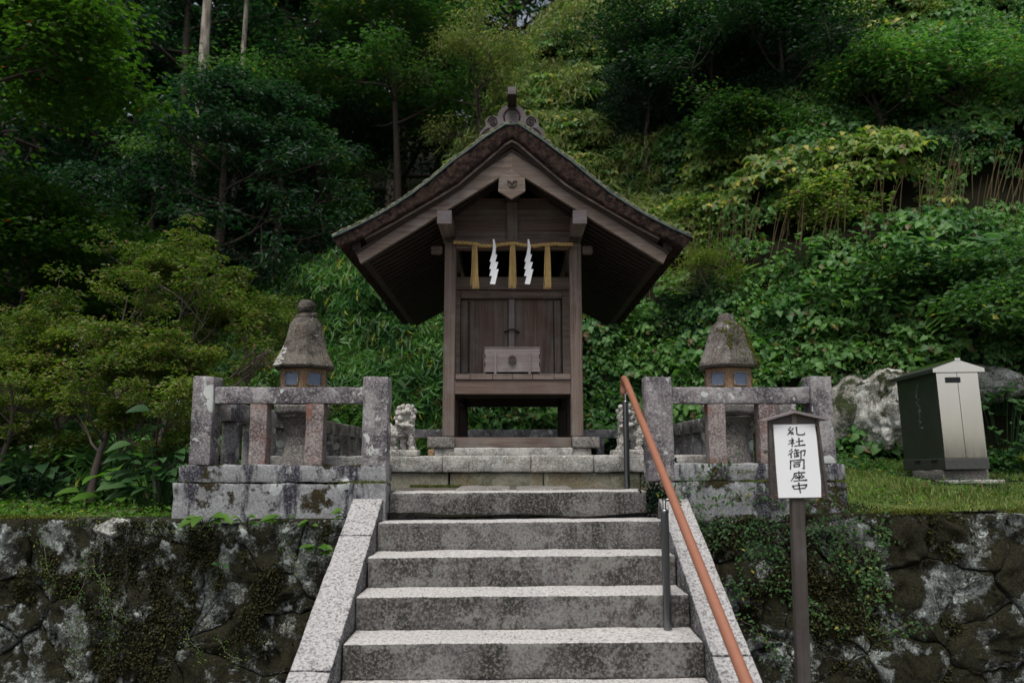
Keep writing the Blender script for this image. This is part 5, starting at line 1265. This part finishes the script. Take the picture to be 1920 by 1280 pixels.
# ---- plants with large leaves (each leaf a part)
def bigplant(name, label, base, leaves, mat, stem=None, aspect=.6, droop=.3, group=None):
    """leaves: list of (attachment offset, direction, length)"""
    t = thing(name, label, 'plant', base, group); b = Vector(base); V = []; Fs = []
    for off_, d, L in leaves:
        a = b+Vector(off_); d = Vector(d).normalized()
        tubegeo([b+Vector((off_[0]*.3, off_[1]*.3, 0)), b+Vector((off_[0]*.8, off_[1]*.8, off_[2]*.8)), a], .0028, 5, False, V, Fs)
        n = 7; LV = []; LF_ = []; nrm = Vector((random.gauss(0, .25), -.55, 1)).normalized(); s = d.cross(nrm).normalized(); nrm = s.cross(d).normalized()
        if nrm.z < 0: nrm = -nrm
        for i in range(n+1):
            u = i/n; w = aspect*L*.5*math.sin(math.pi*u**.72)**.85 if 0 < i < n else .001; c = a+d*L*u-Vector((0, 0, 1))*droop*L*u*u
            LV += [c-s*w+nrm*w*.28, c, c+s*w+nrm*w*.28]
        for i in range(n): LF_ += [(3*i, 3*i+1, 3*i+4, 3*i+3), (3*i+1, 3*i+2, 3*i+5, 3*i+4)]
        me = mesh('leaf', [v-a for v in LV], LF_, True); at_ = me.attributes.new('rnd', 'FLOAT', 'POINT'); at_.data.foreach_set('value', [random.choice([.03, .11, .17, .24, .38, .43, .51, .58, .64, .75])]*len(LV))
        obj('leaf', me, M[mat], t, loc=a)
    obj('stem', mesh('stem', V, Fs, True), M['leaf_mid'], t); return t
def sprig(n, spread, L, h=.05, fwd=-.5):
    out = []
    for i in range(n):
        a = random.uniform(0, 6.28); r = random.uniform(.3, 1)*spread
        out.append(((math.cos(a)*r, -abs(math.sin(a))*r*.6-.02, h*random.uniform(.3, 1.2)), (math.cos(a), fwd+.3*math.sin(a), random.uniform(-.15, .35)), L*random.uniform(.6, 1.15)))
    return out
GS = 'young leafy sprigs rooted in the left wall'
for (u, v, n, sp, L, lab) in ((385, 982, 8, .12, .11, 'largest bright leafy sprig under the left end of the fence base'), (462, 985, 6, .05, .055, 'small bright sprig under the fence base, second from the left'), (535, 982, 7, .08, .08, 'leafy sprig under the middle of the left fence base'),
                              (585, 988, 6, .07, .06, 'small sprig right of the middle one under the fence base'), (600, 1040, 7, .07, .085, 'bright sprig hanging on the wall beside the stair edge'), (655, 972, 6, .05, .07, 'leafy sprig where the fence base meets the stair edge'), (415, 1070, 4, .06, .07, 'dull green sprig alone in the middle of the left wall')):
    p = at(u, v, 5.15 if v < 1000 else 5.12); bigplant('wall_sprig', lab, tuple(p), sprig(n, sp, L), 'leaf_bright' if v != 1070 else 'leaf_mid', group=GS)
for (u, v, Y, n, sp, L, h, lab) in ((1880, 830, 8.0, 60, .40, .12, .5, 'leafy green plant right of the steel cabinet at the picture edge'), (1945, 820, 7.6, 50, .35, .12, .5, 'leafy plant cut by the right picture edge beside the cabinet'), (300, 905, 5.7, 44, .30, .15, .42, 'dark large-leaved plant against the left end of the fence base'), (215, 870, 6.0, 7, .28, .22, .22, 'plant with a few very long pointed leaves left of the fence'), (245, 930, 6.0, 18, .25, .12, .22, 'low leafy plant on the verge near the wall edge'),
                                    (330, 790, 6.2, 26, .25, .13, .5, 'tall leafy plant behind the left end post'), (60, 930, 6.4, 20, .4, .16, .3, 'low broad-leaved plant at the far left verge'), (140, 935, 6.8, 16, .35, .13, .25, 'broad-leaved plant in the shade beyond the verge grass')):
    p = at(u, v, Y); z = gz(p.x, Y); bigplant('broadleaf_plant', lab, (p.x, Y, z), [((a[0], a[1], a[2]*random.uniform(.5, 1.5)), d, l) for a, d, l in sprig(n, sp, L, h, -.8)], 'leaf_mid' if u != 215 else 'leaf_bright')
p = onslope(1370, 545); bigplant('rosette_plant', 'rosette plant of long pale green strap leaves on the slope above the right lantern', tuple(p), [((0, -.1, .12), (math.cos(a), -.4, math.sin(a)*.9+.4), random.uniform(.32, .5)) for a in [R(10+i*18) for i in range(10)]], 'leaf_bright', aspect=.17, droop=.25)
p = onslope(1765, 560); bigplant('broadleaf_plant', 'plant with large oval leaves on the slope above the cabinet', tuple(p), sprig(34, .55, .30, .6, -.8), 'leaf_vine', aspect=.5)
p = onslope(1738, 600); bigplant('fern_plant', 'bright hanging fern on the slope right of the white rock', tuple(p), [((random.uniform(-.08, .08), -.12, .25-.035*i), (s, -.3, -.35), .17) for i in range(12) for s in (-1, 1)], 'leaf_bright', aspect=.22)
p = onslope(1740, 690); bigplant('broadleaf_plant', 'small bright sprig above the cabinet lid', tuple(p), sprig(12, .25, .12, .12, -.8), 'leaf_bright')
rr = random.Random(8)
GL = 'clusters of large leaves standing out on the right slope'
for k, (u, v, lab) in enumerate(((1180, 620, 'cluster of large leaves just right of the roof eave corner'), (1250, 590, 'cluster of large leaves left of the right lantern top'), (1470, 600, 'cluster of large leaves right of the right lantern'), (1550, 560, 'cluster of large leaves on the slope above the end post'), (1640, 500, 'cluster of large leaves at mid slope above the white rock'), (1620, 600, 'cluster of large leaves overhanging the white rock'), (1870, 640, 'cluster of large leaves at the right edge above the rock face'), (1480, 500, 'cluster of large leaves right of the strap-leaved plant'), (1860, 780, 'cluster of large leaves right of the cabinet'))):
    p = onslope(u, v); bigplant('leafy_plant', lab, tuple(p), sprig(30, .42, .17, .3, -.8), 'leaf_vine', aspect=.62, group=GL)
p = onslope(1320, 590); t = tree('nandina_shrub', 'fine-leaved reddish-green shrub on the slope behind the right lantern', 'shrub', tuple(p), .7, .55, .02, .035, 'leaf_azalea', 'twig', 77, None, 'foliage', n=14, rad=.10, flat_=.4, aspect=.4, levels=3, up=.8, start=.1)
for k, (u, v, Y, h, sp, seed, mt, lab) in enumerate(((1400, 330, 0, .9, .8, 82, 'leaf_mid', 'mid-green bush under the shaded hollow of the slope'), (1640, 260, 0, 1.0, .9, 83, 'leaf_vine', 'leafy bush right of the shaded hollow of the slope'))):
    bush(lab, u, 14, h, sp, seed, mt, vb=v)
# undergrowth round the cabinet and unseen hedge added to darken the door reflection
n = 60000; x = np.random.uniform(-16, 18, n); y = np.random.uniform(-14.6, -14, n); z = np.random.uniform(0, 3.1, n)+.12*np.sin(x*1.7); Lq = np.random.uniform(.06, .14, n)
tag(obj('unseen_hedge', leafmesh('unseen_hedge', [leafgeo(np.stack([x, y, z], 1), unit(n), unit(n), Lq, Lq*.6, .2)]), M['leaf_dark']), 'dark leafy hedge added out of view to darken the cabinet door reflection', 'hedge', kind='stuff')
# fallen leaves on the steps and landing
parts = []
for n_ in range(6):
    m_ = 9; x = np.random.uniform(-.8, .9, m_); y = Y0-T_*n_+np.random.uniform(.03, .31, m_); z = np.full(m_, ZL-R_*n_+.004)
    Lq = np.random.uniform(.012, .03, m_); parts.append(leafgeo(np.stack([x, y, z], 1), unit(m_, 6), np.stack([np.random.randn(m_), np.random.randn(m_), 0*x], 1), Lq, Lq*.6, -.1))
tag(obj('fallen_leaves', leafmesh('fallen_leaves', parts), leaf_mat('fallen_leaf', (.16, .09, .03), (.35, .25, .08), ap=.3, acc=(.10, .13, .03), tr=.05)), 'small fallen leaves lying on the treads', 'leaves', kind='stuff')
# moss growing down the right edge of the right lantern's roof
n = 5000; t_ = np.random.rand(n); v_ = 606+86*t_; hw = np.interp(v_, [604, 615, 632, 652, 668, 681, 692], [18, 31, 37, 43, 49, 55, 53])*5.95/F*1.02
a_ = np.random.normal(-.25, .22, n)-.25*(np.random.rand(n) < .25)*np.random.rand(n)*6; rr_ = hw*(1.0+.03*np.random.rand(n))
zz_ = np.array([zat(v, 5.95) for v in v_]); Pm = np.stack([xat(1368, 5.95)+rr_*np.cos(a_), 5.95+rr_*np.sin(a_), zz_], 1); D = unit(n)*.6+np.stack([np.cos(a_), np.sin(a_), 0*a_], 1)
lq = np.random.uniform(.004, .011, n); tag(obj('roof_moss', leafmesh('roof_moss', [leafgeo(Pm, unit(n), D, lq*1.3, lq*.8, .1)]), M['moss']), 'yellow-green moss growing down the edge of the right lantern roof', 'moss', kind='stuff')
# bare twigs reaching from the left shrub to the lantern
V = []; Fs = []; rr = random.Random(6)
for k in range(9):
    a = at(rr.uniform(430, 470), rr.uniform(700, 725), 6.6); b = at(rr.uniform(470, 530), rr.uniform(640, 690), 6.3); m = a.lerp(b, .5)+Vector((0, 0, rr.uniform(-.04, .05)))
    tubegeo([a, m, b], [.008, .005, .002], 5, False, V, Fs)
    for j in range(3): tubegeo([m, m+(b-a)*.3+Vector((rr.uniform(-.1, .1), 0, rr.uniform(-.02, .12)))], [.004, .0015], 4, False, V, Fs)
bt_ = obj('bare_branch', mesh('bare_branch', V, Fs, True), M['twig']); tag(bt_, 'bare grey branches reaching toward the left lantern above the fence rail', 'branch')
